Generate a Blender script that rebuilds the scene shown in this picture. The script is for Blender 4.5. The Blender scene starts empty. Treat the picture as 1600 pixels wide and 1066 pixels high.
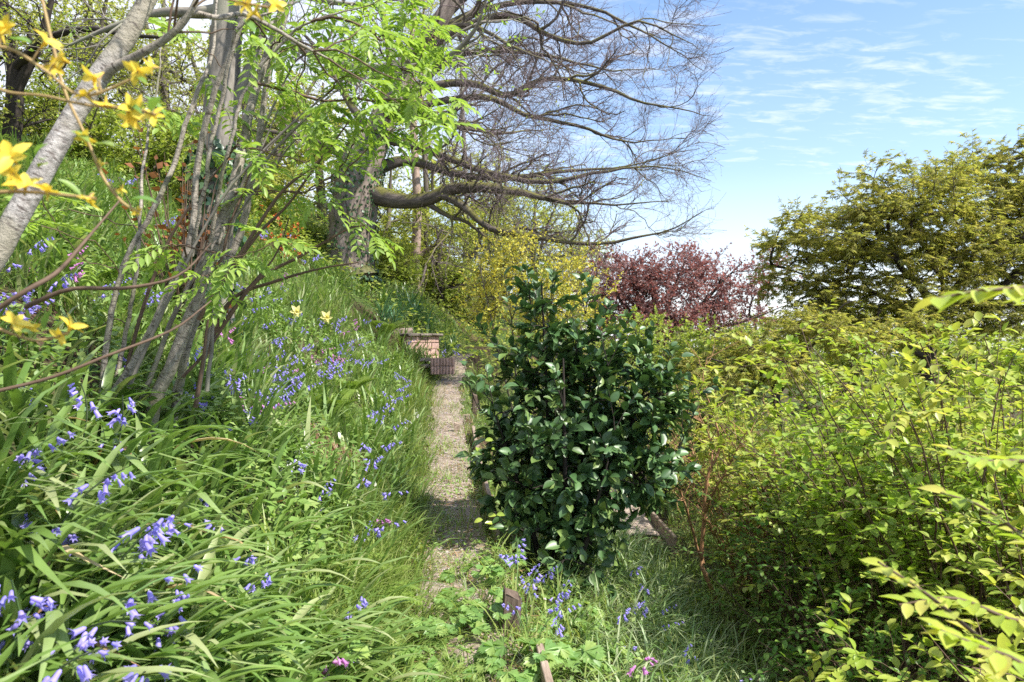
import bpy, math, random
import numpy as np
from mathutils import Matrix, Vector

rng = np.random.default_rng(11)
random.seed(11)
sc = bpy.context.scene
C = sc.collection

# ------------------------------------------------------------------ camera, sky, sun, exposure
F = 1142.0                      # focal length in pixels of the 1600 px wide photograph
CAMZ = 1.55
cam = bpy.data.cameras.new('camera')
cam.sensor_width = 36.0
cam.lens = 36.0 * F / 1600.0
cam.clip_start = 0.05
cam.clip_end = 2000.0
cam.dof.use_dof = True
cam.dof.focus_distance = 5.0
cam.dof.aperture_fstop = 5.6
co = bpy.data.objects.new('camera', cam)
C.objects.link(co)
co.location = (0, 0, CAMZ)
co.rotation_euler = (math.radians(90), 0, 0)
sc.camera = co

SUN = Vector((0.60, -0.28, 0.78)).normalized()
EL = math.asin(SUN.z)
AZ = math.atan2(SUN.x, SUN.y)
sl = bpy.data.lights.new('sun', 'SUN')
sl.energy = 3.0
sl.angle = math.radians(1.2)
sl.color = (1.0, 0.95, 0.87)
so = bpy.data.objects.new('sun', sl)
C.objects.link(so)
so.rotation_euler = (-SUN).to_track_quat('-Z', 'Y').to_euler()
so.location = (20, -10, 30)

world = bpy.data.worlds.new('World')
sc.world = world
world.use_nodes = True
nt = world.node_tree
for n in list(nt.nodes):
    nt.nodes.remove(n)


def N(t, kind, **kw):
    n = t.nodes.new(kind)
    for k, v in kw.items():
        setattr(n, k, v)
    return n


def L(t, a, b):
    t.links.new(a, b)


def math_node(t, op, a, b=None, clamp=False):
    n = N(t, 'ShaderNodeMath', operation=op, use_clamp=clamp)
    for i, v in enumerate((a, b)):
        if v is None:
            continue
        if isinstance(v, (int, float)):
            n.inputs[i].default_value = v
        else:
            L(t, v, n.inputs[i])
    return n.outputs[0]


def ramp(t, fac, stops):
    r = N(t, 'ShaderNodeValToRGB')
    e = r.color_ramp.elements
    while len(e) < len(stops):
        e.new(0.5)
    for i, (p, c) in enumerate(stops):
        e[i].position = p
        e[i].color = (c[0], c[1], c[2], 1) if not isinstance(c, (int, float)) else (c, c, c, 1)
    L(t, fac, r.inputs[0])
    return r.outputs[0]


def mixc(t, fac, a, b, blend='MIX'):
    m = N(t, 'ShaderNodeMix', data_type='RGBA', blend_type=blend)
    for s, v in ((m.inputs[0], fac), (m.inputs[6], a), (m.inputs[7], b)):
        if isinstance(v, (int, float)):
            s.default_value = v
        elif isinstance(v, (tuple, list)):
            s.default_value = (v[0], v[1], v[2], 1)
        else:
            L(t, v, s)
    return m.outputs[2]


sky = N(nt, 'ShaderNodeTexSky', sky_type='NISHITA')
sky.sun_disc = False
sky.sun_elevation = EL
sky.sun_rotation = AZ
sky.air_density = 1.0
sky.dust_density = 0.6
sky.ozone_density = 2.5
hs = N(nt, 'ShaderNodeHueSaturation')
hs.inputs['Saturation'].default_value = 1.20
hs.inputs['Value'].default_value = 0.69
L(nt, sky.outputs[0], hs.inputs['Color'])
tc = N(nt, 'ShaderNodeTexCoord')
sep = N(nt, 'ShaderNodeSeparateXYZ')
L(nt, tc.outputs['Generated'], sep.inputs[0])
zz = math_node(nt, 'MAXIMUM', sep.outputs[2], 0.0)
den = math_node(nt, 'ADD', zz, 0.10)
cmb = N(nt, 'ShaderNodeCombineXYZ')
L(nt, math_node(nt, 'DIVIDE', sep.outputs[0], den), cmb.inputs[0])
L(nt, math_node(nt, 'DIVIDE', sep.outputs[1], den), cmb.inputs[1])
mp = N(nt, 'ShaderNodeMapping')
mp.inputs['Rotation'].default_value = (0, 0, math.radians(24))
mp.inputs['Scale'].default_value = (0.55, 1.5, 1)
L(nt, cmb.outputs[0], mp.inputs[0])
n1 = N(nt, 'ShaderNodeTexNoise')
n1.inputs['Scale'].default_value = 0.9
n1.inputs['Detail'].default_value = 4
n1.inputs['Distortion'].default_value = 0.6
L(nt, mp.outputs[0], n1.inputs['Vector'])
mp2 = N(nt, 'ShaderNodeMapping')
mp2.inputs['Rotation'].default_value = (0, 0, math.radians(-18))
mp2.inputs['Scale'].default_value = (4.2, 10.0, 1)
L(nt, cmb.outputs[0], mp2.inputs[0])
n2 = N(nt, 'ShaderNodeTexNoise')
n2.inputs['Scale'].default_value = 1.6
n2.inputs['Detail'].default_value = 8
n2.inputs['Roughness'].default_value = 0.62
n2.inputs['Distortion'].default_value = 0.4
L(nt, mp2.outputs[0], n2.inputs['Vector'])
band = ramp(nt, n1.outputs[0], [(0.34, 0.0), (0.56, 1.0)])
wisp = ramp(nt, n2.outputs[0], [(0.38, 0.0), (0.72, 1.0)])
cl = math_node(nt, 'MULTIPLY', band, wisp)
cl = math_node(nt, 'MULTIPLY', cl, 0.66)
veil = ramp(nt, zz, [(0.0, 0.85), (0.10, 0.60), (0.22, 0.24), (0.42, 0.12)])  # last stop: thin cloud overhead, out of view, added to lift the shadows
cl = math_node(nt, 'MAXIMUM', cl, veil)
# thin white overcast drifting in over the hillside (west)
side = ramp(nt, math_node(nt, 'ADD', math_node(nt, 'MULTIPLY', sep.outputs[0], -1.0), math_node(nt, 'MULTIPLY', n1.outputs[0], .5)), [(0.02, 0.0), (0.55, 0.82)])
cl = math_node(nt, 'MAXIMUM', cl, side)
skyc = mixc(nt, cl, hs.outputs[0], (3.35, 3.4, 3.6))
bg = N(nt, 'ShaderNodeBackground')
bg.inputs['Strength'].default_value = 0.118
L(nt, skyc, bg.inputs['Color'])
wo = N(nt, 'ShaderNodeOutputWorld')
L(nt, bg.outputs[0], wo.inputs[0])

sc.view_settings.view_transform = 'Standard'
sc.view_settings.look = 'None'
sc.view_settings.exposure = 1.75
sc.view_settings.gamma = 1.0
sc.view_settings.use_curve_mapping = False
sc.cycles.use_denoising = False
sc.cycles.max_bounces = 8
sc.cycles.diffuse_bounces = 4
sc.cycles.glossy_bounces = 3
sc.cycles.transmission_bounces = 5
sc.cycles.transparent_max_bounces = 6
sc.cycles.sample_clamp_indirect = 6.0
sc.cycles.sample_clamp_direct = 5.0


# ------------------------------------------------------------------ the lie of the land
def pc(Y):
    return np.interp(Y, [-8, 0, 3.3, 5, 7, 9.5, 12.5, 16, 22, 40], [0.4, 0.06, -0.2, -0.40, -0.62, -0.84, -1.12, -1.15, -0.6, 1.5])


def zp(Y):
    return np.interp(Y, [-60, -8, 0, 3, 5, 7, 9.5, 12.5, 14, 16, 30, 80, 300], [-6, -.2, 0, .04, .10, .20, .38, .72, .96, 1.2, 2.4, 5.0, 6.0])


def smooth_noise(x, y):
    return (np.sin(x * 1.7 + y * .6) * np.cos(y * 1.3 - x * .5) + .5 * np.sin(x * 4.1 - y * 2.2) * np.cos(y * 3.7 + 1.3) + .25 * np.sin(x * 9.3 + y * 7.1 + .4))


def ground(x, Y):
    x = np.asarray(x, float)
    Y = np.asarray(Y, float)
    c = pc(Y)
    base = zp(Y)
    dl = np.maximum(0, (c - 0.30) - x)
    bank = 6.6 * (1 - np.exp(-.92 * dl / 6.6))
    bank = np.where(dl > 14, bank - 0.06 * (dl - 14), bank)
    dr = np.maximum(0, x - (c + 0.30))
    drop = np.interp(dr, [0, .05, .11, .6, 1.4, 1.5, 2.08, 2.18, 3.4, 6, 12, 40, 200], [0, .0, .20, .36, .70, .84, .86, 1.20, 1.55, 2.7, 4.0, 6.5, 12])
    amp = 0.045 * np.clip(dl * 2 + np.clip(dr - .3, 0, 1), 0, 1)
    return base + bank - drop + amp * smooth_noise(x, Y)


def at(px, py, Y):
    return np.array([(px - 800.) / F * Y, Y, CAMZ + (533. - py) / F * Y])


def gpt(px, py, h=0.0):
    """where the line of sight through a pixel meets the ground raised by h"""
    for Y in np.concatenate([np.arange(.7, 6, .02), np.arange(6, 40, .06)]):
        p = at(px, py, Y)
        if p[2] < ground(p[0], Y) + h:
            return np.array([p[0], Y, float(ground(p[0], Y))])
    return None


# ------------------------------------------------------------------ mesh helpers
def nrm(v):
    return v / np.maximum(np.linalg.norm(v, axis=-1, keepdims=True), 1e-9)


def rnd(a, b, n=None):
    return rng.uniform(a, b, n)


def rdir(n):
    return nrm(rng.normal(size=(n, 3)))


def mk(name, chunks, mats, smooth=True):
    """chunks: (V, F, material index, bark coordinates or None)"""
    me = bpy.data.meshes.new(name)
    Vs, idx, starts, mi, As = [], [], [], [], []
    off = 0
    ls = 0
    anyA = any(len(c) > 3 and c[3] is not None for c in chunks)
    for c in chunks:
        V, Fa = c[0].reshape(-1, 3), c[1]
        m = c[2] if len(c) > 2 else 0
        Vs.append(V)
        s = Fa.shape[1]
        idx.append((Fa + off).ravel())
        starts.append(ls + np.arange(len(Fa)) * s)
        mi.append(np.full(len(Fa), m))
        if anyA:
            As.append(c[3].reshape(-1, 3) if len(c) > 3 and c[3] is not None else V)
        off += len(V)
        ls += Fa.size
    V = np.concatenate(Vs).astype(np.float32)
    idx = np.concatenate(idx).astype(np.int32)
    starts = np.concatenate(starts).astype(np.int32)
    mi = np.concatenate(mi).astype(np.int32)
    me.vertices.add(len(V))
    me.loops.add(len(idx))
    me.polygons.add(len(starts))
    me.vertices.foreach_set('co', V.ravel())
    me.loops.foreach_set('vertex_index', idx)
    me.polygons.foreach_set('loop_start', starts)
    me.polygons.foreach_set('material_index', mi)
    me.polygons.foreach_set('use_smooth', np.full(len(starts), smooth))
    if anyA:
        a = me.attributes.new('bark', 'FLOAT_VECTOR', 'POINT')
        a.data.foreach_set('vector', np.concatenate(As).astype(np.float32).ravel())
    for m in (mats if isinstance(mats, (list, tuple)) else [mats]):
        me.materials.append(m)
    me.update(calc_edges=True)
    return me


def link(name, me, parent=None, loc=None, basis=None):
    o = bpy.data.objects.new(name, me)
    C.objects.link(o)
    if parent is not None:
        o.parent = parent
    if basis is not None:
        o.matrix_basis = basis
    elif loc is not None:
        o.location = loc
    return o


def tag(o, label=None, cat=None, group=None, kind=None):
    if label:
        o['label'] = label
    if cat:
        o['category'] = cat
    if group:
        o['group'] = group
    if kind:
        o['kind'] = kind
    return o


def thing(name, label, cat, loc, group=None):
    o = bpy.data.objects.new(name, None)
    o.empty_display_size = 0.1
    C.objects.link(o)
    o.location = [float(v) for v in loc]
    return tag(o, label, cat, group)


def part(name, chunks, mats, root, smooth=True, kind=None):
    """a mesh given in world coordinates, hung under its thing"""
    org = np.array(root.location)
    ch = [((c[0].reshape(-1, 3) - org),) + tuple(c[1:]) for c in chunks]
    o = link(name, mk(name, ch, mats, smooth), root)
    if kind:
        o['kind'] = kind
    return o


def basis4(M, T):
    m = np.eye(4)
    m[:3, :3] = M
    m[:3, 3] = T
    return Matrix(m.tolist())


def tubes(P, R, sides=5):
    P = np.asarray(P, float)
    R = np.asarray(R, float)
    if P.ndim == 2:
        P, R = P[None], R[None]
    n_, n = P.shape[:2]
    T = nrm(np.gradient(P, axis=1))
    ref = np.where(np.abs(T[:, 0, 2:3]) > .8, np.array([[1., 0, 0]]), np.array([[0, 0, 1.]]))
    U = nrm(np.cross(T[:, 0], ref))
    Us = [U]
    for k in range(1, n):
        U = nrm(U - T[:, k] * np.sum(U * T[:, k], -1, keepdims=True))
        Us.append(U)
    U = np.stack(Us, 1)
    B = np.cross(T, U)
    a = np.arange(sides) / sides * 2 * np.pi
    ca, sa = np.cos(a), np.sin(a)
    V = P[:, :, None] + R[:, :, None, None] * (ca[:, None] * U[:, :, None] + sa[:, None] * B[:, :, None])
    ln = np.concatenate([np.zeros((n_, 1)), np.cumsum(np.linalg.norm(np.diff(P, axis=1), axis=-1), 1)], 1)
    A = np.stack(np.broadcast_arrays(R[:, :, None] * ca + np.arange(n_)[:, None, None] * .37, R[:, :, None] * sa, ln[:, :, None]), -1)
    i = np.arange(n - 1)[:, None] * sides
    j = np.arange(sides)[None]
    f = np.stack([i + j, i + (j + 1) % sides, i + sides + (j + 1) % sides, i + sides + j], -1).reshape(-1, 4)
    Fa = (f[None] + (np.arange(n_) * n * sides)[:, None, None]).reshape(-1, 4)
    return V.reshape(-1, 3), Fa, 0, A.reshape(-1, 3)


def lumpy(ch, amp, fr):
    V, Fa, m, A = ch
    d = np.sin(A[:, 2] * fr + np.sin(A[:, 0] * 40)) * np.cos(A[:, 1] * 45 + A[:, 2] * fr * .37)
    return V + amp * d[:, None] * nrm(np.stack([np.cos(A[:, 2] * 9 + A[:, 0] * 30), np.sin(A[:, 2] * 7 + A[:, 1] * 30), np.zeros(len(V))], -1)), Fa, m, A


def spl(pts, n):
    """Catmull-Rom through the points, n samples; extra columns are carried along"""
    p = np.asarray(pts, float)
    q = np.vstack([2 * p[0] - p[1], p, 2 * p[-1] - p[-2]])
    t = np.linspace(0, len(p) - 1 - 1e-6, n)
    i = t.astype(int)
    u = (t - i)[:, None]
    a, b, c, d = q[i], q[i + 1], q[i + 2], q[i + 3]
    return .5 * (2 * b + (c - a) * u + (2 * a - 5 * b + 4 * c - d) * u ** 2 + (3 * b - a - 3 * c + d) * u ** 3)


def inst(tv, tf, M, T, m=0):
    k = len(tv)
    V = np.einsum('nij,kj->nki', M, tv) + T[:, None]
    Fa = (tf[None] + (np.arange(len(T)) * k)[:, None, None]).reshape(-1, tf.shape[1])
    return V.reshape(-1, 3), Fa, m


def frames(axis, up, size):
    y = nrm(axis)
    x = nrm(np.cross(y, up))
    z = np.cross(x, y)
    s = np.asarray(size)
    s = s[:, None, None] if s.ndim == 1 else s
    return np.stack([x, y, z], -1) * s


def grow(S, D, Ln, n=4, wander=.25, lift=0.0):
    """bent shoots: starts S, directions D, lengths Ln -> (N, n+1, 3)"""
    P = [S]
    d = nrm(D)
    for k in range(n):
        d = nrm(d + wander * rng.normal(size=d.shape) + np.array([0, 0, lift]))
        P.append(P[-1] + d * (Ln / n)[:, None])
    return np.stack(P, 1)


def kids(P, R, per, t0=.25, t1=1.0, ang=.8, flat=1.0, fwd=1.0):
    """side shoots: start points, directions, parent radius there, t"""
    n_, n = P.shape[:2]
    i = np.repeat(np.arange(n_), per)
    t = rnd(t0, t1, len(i))
    f = t * (n - 1)
    k = np.minimum(f.astype(int), n - 2)
    u = (f - k)[:, None]
    S = P[i, k] * (1 - u) + P[i, k + 1] * u
    T = nrm(P[i, k + 1] - P[i, k])
    r = R[i, k] * (1 - u[:, 0]) + R[i, k + 1] * u[:, 0]
    Q = rdir(len(i)) * np.array([1, 1, flat])
    Q = nrm(Q - T * np.sum(Q * T, -1, keepdims=True))
    return S, nrm(T * fwd + Q * ang), r, t


# leaf outlines, stem at the origin, tip at +Y, face up +Z
def leaf_mesh(w=.5, fold=.12, curl=-.12, n=4, shape=1.0, wave=0.0):
    ys = np.linspace(0, 1, n + 1)
    hw = w * .5 * np.sin(np.pi * ys ** shape) ** .75
    hw[0] = .02
    V, Fq = [], []
    for k, y in enumerate(ys):
        zc = curl * y * y
        wv = wave * (1 if k % 2 else -1)
        V += [(-hw[k], y, zc + fold * hw[k] / w * 2 + wv), (0, y, zc), (hw[k], y, zc + fold * hw[k] / w * 2 - wv)]
    for k in range(n):
        a = 3 * k
        Fq += [(a, a + 1, a + 4, a + 3), (a + 1, a + 2, a + 5, a + 4)]
    return np.array(V, float), np.array(Fq)


LEAF4 = (np.array([(0, 0, 0), (.26, .42, .06), (0, 1, -.1), (-.26, .42, .06), (0, .45, 0)], float), np.array([(0, 1, 4), (1, 2, 4), (2, 3, 4), (3, 0, 4)]))
LEAF2 = (np.array([(0, 0, 0), (.27, .45, .05), (0, 1, -.08), (-.27, .45, .05)], float), np.array([(0, 1, 2, 3)]))
LEAF8 = leaf_mesh(.60, .12, -.15, 4, .85)
LEAF4W = (np.array([(0, 0, 0), (.29, .24, .07), (.27, .66, .03), (0, 1, -.12), (-.27, .66, .03), (-.29, .24, .07)], float), np.array([(0, 1, 2, 3), (0, 3, 4, 5)]))


def palmate():
    V, T = [(0, 0, 0)], []
    for a, l in ((-1.25, .6), (-.68, .85), (0, 1.0), (.68, .85), (1.25, .6)):
        d = np.array([math.sin(a), math.cos(a)])
        q = np.array([d[1], -d[0]])
        b = len(V)
        m = d * l * .5
        V += [(*(m + q * .075), .03), (*(d * l), -.16 * l), (*(m - q * .075), .03)]
        T += [(0, b, b + 1), (0, b + 1, b + 2)]
    return np.array(V, float), np.array(T)


PALM = palmate()


# ------------------------------------------------------------------ materials
MAT = {}


def pmat(name, rough=.6, spec=.5):
    m = bpy.data.materials.new(name)
    m.use_nodes = True
    t = m.node_tree
    b = t.nodes['Principled BSDF']
    b.inputs['Roughness'].default_value = rough
    b.inputs['Specular IOR Level'].default_value = spec
    MAT[name] = m
    return m, t, b


def leafmat(name, cols, rough=.45, trans=.35, spec=.4, vary=.35, nscale=.9, back=(1.2, 1.25, .65), alt=None, sat=1.0):
    m, t, b = pmat(name, rough, spec)
    g = N(t, 'ShaderNodeNewGeometry')
    oi = N(t, 'ShaderNodeObjectInfo')
    f = math_node(t, 'FRACT', math_node(t, 'ADD', g.outputs['Random Per Island'], oi.outputs['Random']))
    k = len(cols)
    c = ramp(t, f, [((i + .5) / k, cc) for i, cc in enumerate(cols)])
    nz = N(t, 'ShaderNodeTexNoise')
    nz.inputs['Scale'].default_value = nscale
    nz.inputs['Detail'].default_value = 3
    L(t, g.outputs['Position'], nz.inputs['Vector'])
    if alt:
        c = mixc(t, ramp(t, nz.outputs[0], [(.42, 0.0), (.62, 1.0)]), c, alt)
    nz2 = N(t, 'ShaderNodeTexNoise')
    nz2.inputs['Scale'].default_value = nscale * 14
    nz2.inputs['Detail'].default_value = 2
    L(t, g.outputs['Position'], nz2.inputs['Vector'])
    v = math_node(t, 'ADD', math_node(t, 'MULTIPLY', nz.outputs[0], vary * 2), 1 - vary)
    v = math_node(t, 'MULTIPLY', v, math_node(t, 'ADD', math_node(t, 'MULTIPLY', nz2.outputs[0], .5), .75))
    h = N(t, 'ShaderNodeHueSaturation')
    h.inputs['Saturation'].default_value = sat
    L(t, v, h.inputs['Value'])
    L(t, c, h.inputs['Color'])
    L(t, h.outputs[0], b.inputs['Base Color'])
    if trans > 0:
        tr = N(t, 'ShaderNodeBsdfTranslucent')
        L(t, mixc(t, 1.0, h.outputs[0], back, 'MULTIPLY'), tr.inputs['Color'])
        mx = N(t, 'ShaderNodeMixShader')
        mx.inputs[0].default_value = trans
        L(t, b.outputs[0], mx.inputs[1])
        L(t, tr.outputs[0], mx.inputs[2])
        L(t, mx.outputs[0], t.nodes['Material Output'].inputs[0])
    return m


def barkmat(name, c1, c2, scale=(18, 18, 4), rough=.85, bump=.4, moss=None, lent=None, lichen=None):
    m, t, b = pmat(name, rough, .25)
    a = N(t, 'ShaderNodeAttribute', attribute_name='bark')
    mp = N(t, 'ShaderNodeMapping')
    mp.inputs['Scale'].default_value = scale
    L(t, a.outputs['Vector'], mp.inputs[0])
    nz = N(t, 'ShaderNodeTexNoise')
    nz.inputs['Scale'].default_value = 1.0
    nz.inputs['Detail'].default_value = 7
    nz.inputs['Roughness'].default_value = .65
    L(t, mp.outputs[0], nz.inputs['Vector'])
    c = ramp(t, nz.outputs[0], [(.30, c1), (.68, c2)])
    g = N(t, 'ShaderNodeNewGeometry')
    big = N(t, 'ShaderNodeTexNoise')
    big.inputs['Scale'].default_value = 3.0
    big.inputs['Detail'].default_value = 5
    L(t, g.outputs['Position'], big.inputs['Vector'])
    if lichen:
        c = mixc(t, ramp(t, big.outputs[0], [(.50, 0.0), (.60, .8)]), c, lichen)
    if lent:
        mp2 = N(t, 'ShaderNodeMapping')
        mp2.inputs['Scale'].default_value = (34, 34, 130)
        L(t, a.outputs['Vector'], mp2.inputs[0])
        ln = N(t, 'ShaderNodeTexNoise')
        ln.inputs['Scale'].default_value = 1.0
        ln.inputs['Detail'].default_value = 2
        L(t, mp2.outputs[0], ln.inputs['Vector'])
        c = mixc(t, ramp(t, ln.outputs[0], [(.57, 0.0), (.66, .85)]), c, lent)
    if moss:
        sx = N(t, 'ShaderNodeSeparateXYZ')
        L(t, g.outputs['Normal'], sx.inputs[0])
        mf = math_node(t, 'ADD', math_node(t, 'MULTIPLY', sx.outputs[2], .35), big.outputs[0])
        c = mixc(t, ramp(t, mf, [(.52, 0.0), (.74, .9)]), c, moss)
    L(t, c, b.inputs['Base Color'])
    bp = N(t, 'ShaderNodeBump')
    bp.inputs['Strength'].default_value = bump
    bp.inputs['Distance'].default_value = .02
    L(t, nz.outputs[0], bp.inputs['Height'])
    L(t, bp.outputs[0], b.inputs['Normal'])
    return m


def noisemat(name, stops, scale=6, rough=.9, bump=.5, dist=.02, detail=8, stretch=(1, 1, 1), obj=False):
    m, t, b = pmat(name, rough, .2)
    if obj:
        g = N(t, 'ShaderNodeTexCoord').outputs['Object']
    else:
        g = N(t, 'ShaderNodeNewGeometry').outputs['Position']
    mp = N(t, 'ShaderNodeMapping')
    mp.inputs['Scale'].default_value = stretch
    L(t, g, mp.inputs[0])
    nz = N(t, 'ShaderNodeTexNoise')
    nz.inputs['Scale'].default_value = scale
    nz.inputs['Detail'].default_value = detail
    nz.inputs['Roughness'].default_value = .65
    L(t, mp.outputs[0], nz.inputs['Vector'])
    c = ramp(t, nz.outputs[0], stops)
    oi = N(t, 'ShaderNodeObjectInfo')
    isl = N(t, 'ShaderNodeNewGeometry').outputs['Random Per Island']
    h = N(t, 'ShaderNodeHueSaturation')
    v = math_node(t, 'ADD', math_node(t, 'MULTIPLY', math_node(t, 'FRACT', math_node(t, 'ADD', oi.outputs['Random'], isl)), .4), .8)
    L(t, v, h.inputs['Value'])
    L(t, c, h.inputs['Color'])
    L(t, h.outputs[0], b.inputs['Base Color'])
    bp = N(t, 'ShaderNodeBump')
    bp.inputs['Strength'].default_value = bump
    bp.inputs['Distance'].default_value = dist
    L(t, nz.outputs[0], bp.inputs['Height'])
    L(t, bp.outputs[0], b.inputs['Normal'])
    return m


# greens
m_strap = leafmat('strap_leaf', [(.11, .20, .04), (.16, .26, .055), (.27, .36, .13), (.13, .23, .05), (.20, .30, .07), (.14, .24, .05), (.33, .37, .17)], .36, .32, .7, .3, 1.1)  # paler stops put a whitish sheen into the colour of some leaves
m_dead = leafmat('dead_leaf', [(.34, .22, .10), (.42, .31, .16), (.25, .13, .06), (.48, .38, .22)], .7, .2, .2, .25, 2)
m_rust = leafmat('rust_bracken', [(.20, .10, .06), (.30, .18, .11), (.15, .07, .045), (.38, .29, .20)], .7, .2, .2, .25, 2)
m_grass = leafmat('grass_blade', [(.19, .28, .055), (.27, .35, .085), (.36, .40, .14), (.15, .24, .045)], .45, .4, .4, .3, .8)
m_weed = leafmat('weed_leaf', [(.15, .25, .055), (.21, .32, .08), (.29, .38, .11), (.17, .28, .06)], .45, .4, .4, .35, .7)
m_avens = leafmat('avens_leaf', [(.15, .28, .07), (.23, .37, .10), (.18, .31, .075), (.28, .38, .10)], .42, .38, .45, .3, 4)
m_sedge = leafmat('sedge_blade', [(.14, .24, .07), (.25, .34, .14), (.42, .46, .27), (.16, .27, .08)], .4, .3, .45, .25, 1.5)
m_fern = leafmat('fern_frond', [(.24, .34, .07), (.28, .37, .08), (.21, .31, .06)], .5, .45, .3, .25, 2)
m_blue = leafmat('bluish_blade', [(.09, .20, .10), (.12, .24, .13), (.07, .16, .07)], .4, .3, .5, .25, 1.0)
m_rowan = leafmat('rowan_leaf', [(.27, .39, .08), (.34, .45, .10), (.21, .33, .06)], .42, .45, .4, .22, 2)
m_holly = leafmat('holly_leaf', [(.045, .095, .030), (.060, .125, .038), (.078, .155, .046), (.048, .105, .034), (.15, .22, .055), (.065, .135, .046)], .42, .10, .48, .3, 1.6)
m_hollynew = leafmat('holly_new_leaf', [(.28, .34, .05), (.22, .32, .05)], .32, .2, .5, .2, 2)
m_gold = leafmat('golden_leaf', [(.40, .43, .08), (.54, .52, .11), (.64, .57, .16), (.30, .38, .07), (.48, .49, .10)], .42, .42, .4, .35, .7, alt=(.26, .37, .05))
m_gold2 = leafmat('lime_leaf', [(.28, .39, .08), (.37, .46, .10), (.24, .36, .07), (.43, .47, .12)], .42, .46, .4, .3, .8)
m_shade = leafmat('shaded_green_leaf', [(.09, .20, .035), (.14, .26, .045), (.11, .22, .04), (.20, .32, .06)], .42, .4, .4, .3, .8)  # darker copy of the leaf green; thicket shade is put into the colour
m_goldnear = leafmat('golden_near_leaf', [(.40, .50, .06), (.50, .54, .09), (.33, .46, .06), (.58, .54, .13)], .42, .42, .4, .15, 1.5)
m_maple = leafmat('maple_leaf', [(.29, .30, .08), (.38, .36, .10), (.46, .40, .14), (.22, .25, .06)], .5, .52, .35, .3, .5)
m_plum = leafmat('plum_leaf', [(.25, .14, .135), (.32, .19, .17), (.20, .115, .12), (.38, .25, .22)], .5, .42, .35, .3, .4, back=(1.4, .8, .7))
m_yellow = leafmat('forsythia_petal', [(.58, .54, .09), (.64, .57, .10), (.42, .45, .08)], .5, .4, .3, .25, .8, back=(1.2, 1.1, .5))
m_wood = leafmat('young_wood_leaf', [(.33, .37, .08), (.41, .43, .10), (.27, .33, .06), (.47, .46, .12)], .5, .48, .3, .35, .35)
m_wood2 = leafmat('shrub_leaf', [(.25, .32, .06), (.33, .39, .08), (.40, .43, .10), (.22, .30, .05)], .48, .48, .35, .35, .5)
m_ivy = leafmat('ivy_leaf', [(.035, .08, .03), (.06, .12, .045), (.09, .16, .065)], .35, .12, .5, .3, 2)
m_ivypale = leafmat('ivy_pale_leaf', [(.10, .20, .10), (.13, .24, .12)], .4, .2, .45, .2, 2)
m_brown = leafmat('brown_leaf', [(.20, .08, .035), (.28, .12, .05)], .6, .3, .2, .3, 3)
# flowers
m_bell = leafmat('bell_violet', [(.38, .32, .80), (.43, .38, .86), (.48, .40, .82), (.32, .29, .74)], .5, .4, .3, .2, 3, back=(1.2, 1.1, 1.3))
m_bellp = leafmat('bell_pink', [(.55, .20, .52), (.62, .30, .58)], .5, .4, .3, .2, 3, back=(1.2, 1.0, 1.2))
m_bellw = leafmat('bell_white', [(.70, .70, .66), (.78, .76, .74)], .5, .4, .3, .1, 3, back=(1, 1, 1))
m_azy = leafmat('azalea_petal', [(.80, .62, .08), (.84, .68, .12), (.78, .57, .06)], .5, .35, .3, .1, 3, back=(1.1, 1.05, .6))
m_azo = leafmat('azalea_orange', [(.60, .16, .03), (.50, .22, .04), (.45, .10, .04)], .55, .35, .3, .2, 3, back=(1.1, .9, .6))
m_daf = leafmat('daffodil_petal', [(.80, .74, .28), (.82, .76, .34)], .5, .35, .3, .1, 3, back=(1.1, 1.05, .7))
m_stemg = leafmat('green_stem', [(.10, .18, .05), (.09, .12, .06)], .5, 0, .4, .2, 3)
# barks
b_beech = barkmat('beech_bark', (.05, .042, .036), (.17, .14, .12), (14, 14, 3.5), .9, .6, moss=(.13, .125, .03))
b_trunk = barkmat('ivy_trunk_bark', (.09, .07, .06), (.32, .26, .22), (14, 14, 3), .92, .8, moss=(.11, .12, .035))
b_twig = barkmat('beech_twig', (.09, .068, .068), (.22, .17, .17), (30, 30, 8), .9, .2)
b_rowan = barkmat('rowan_bark', (.13, .11, .09), (.42, .37, .31), (60, 60, 34), .65, .5, lent=(.07, .055, .045), lichen=(.20, .19, .12))
b_silver = barkmat('silver_bark', (.17, .15, .135), (.46, .43, .40), (50, 50, 60), .65, .5, lent=(.10, .08, .07), lichen=(.30, .27, .20))
b_grey = barkmat('grey_bark', (.10, .09, .075), (.27, .24, .205), (22, 22, 7), .8, .4, lichen=(.26, .25, .19))
b_shoot = barkmat('brown_shoot', (.07, .045, .03), (.16, .105, .07), (60, 60, 14), .7, .2)
b_red = barkmat('orange_brown_bark', (.20, .10, .05), (.44, .25, .13), (40, 40, 8), .75, .4)
b_dark = barkmat('dark_bark', (.018, .015, .012), (.06, .048, .04), (20, 20, 5), .9, .4)
b_pine = barkmat('pinkish_bark', (.20, .14, .11), (.42, .32, .26), (7, 7, 2.4), .9, .6)
b_tan = barkmat('tan_shoot', (.26, .17, .07), (.42, .31, .14), (60, 60, 14), .6, .2)
b_mid = barkmat('wood_tree_bark', (.06, .05, .04), (.17, .145, .115), (12, 12, 4), .9, .4, moss=(.12, .13, .04))

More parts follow.
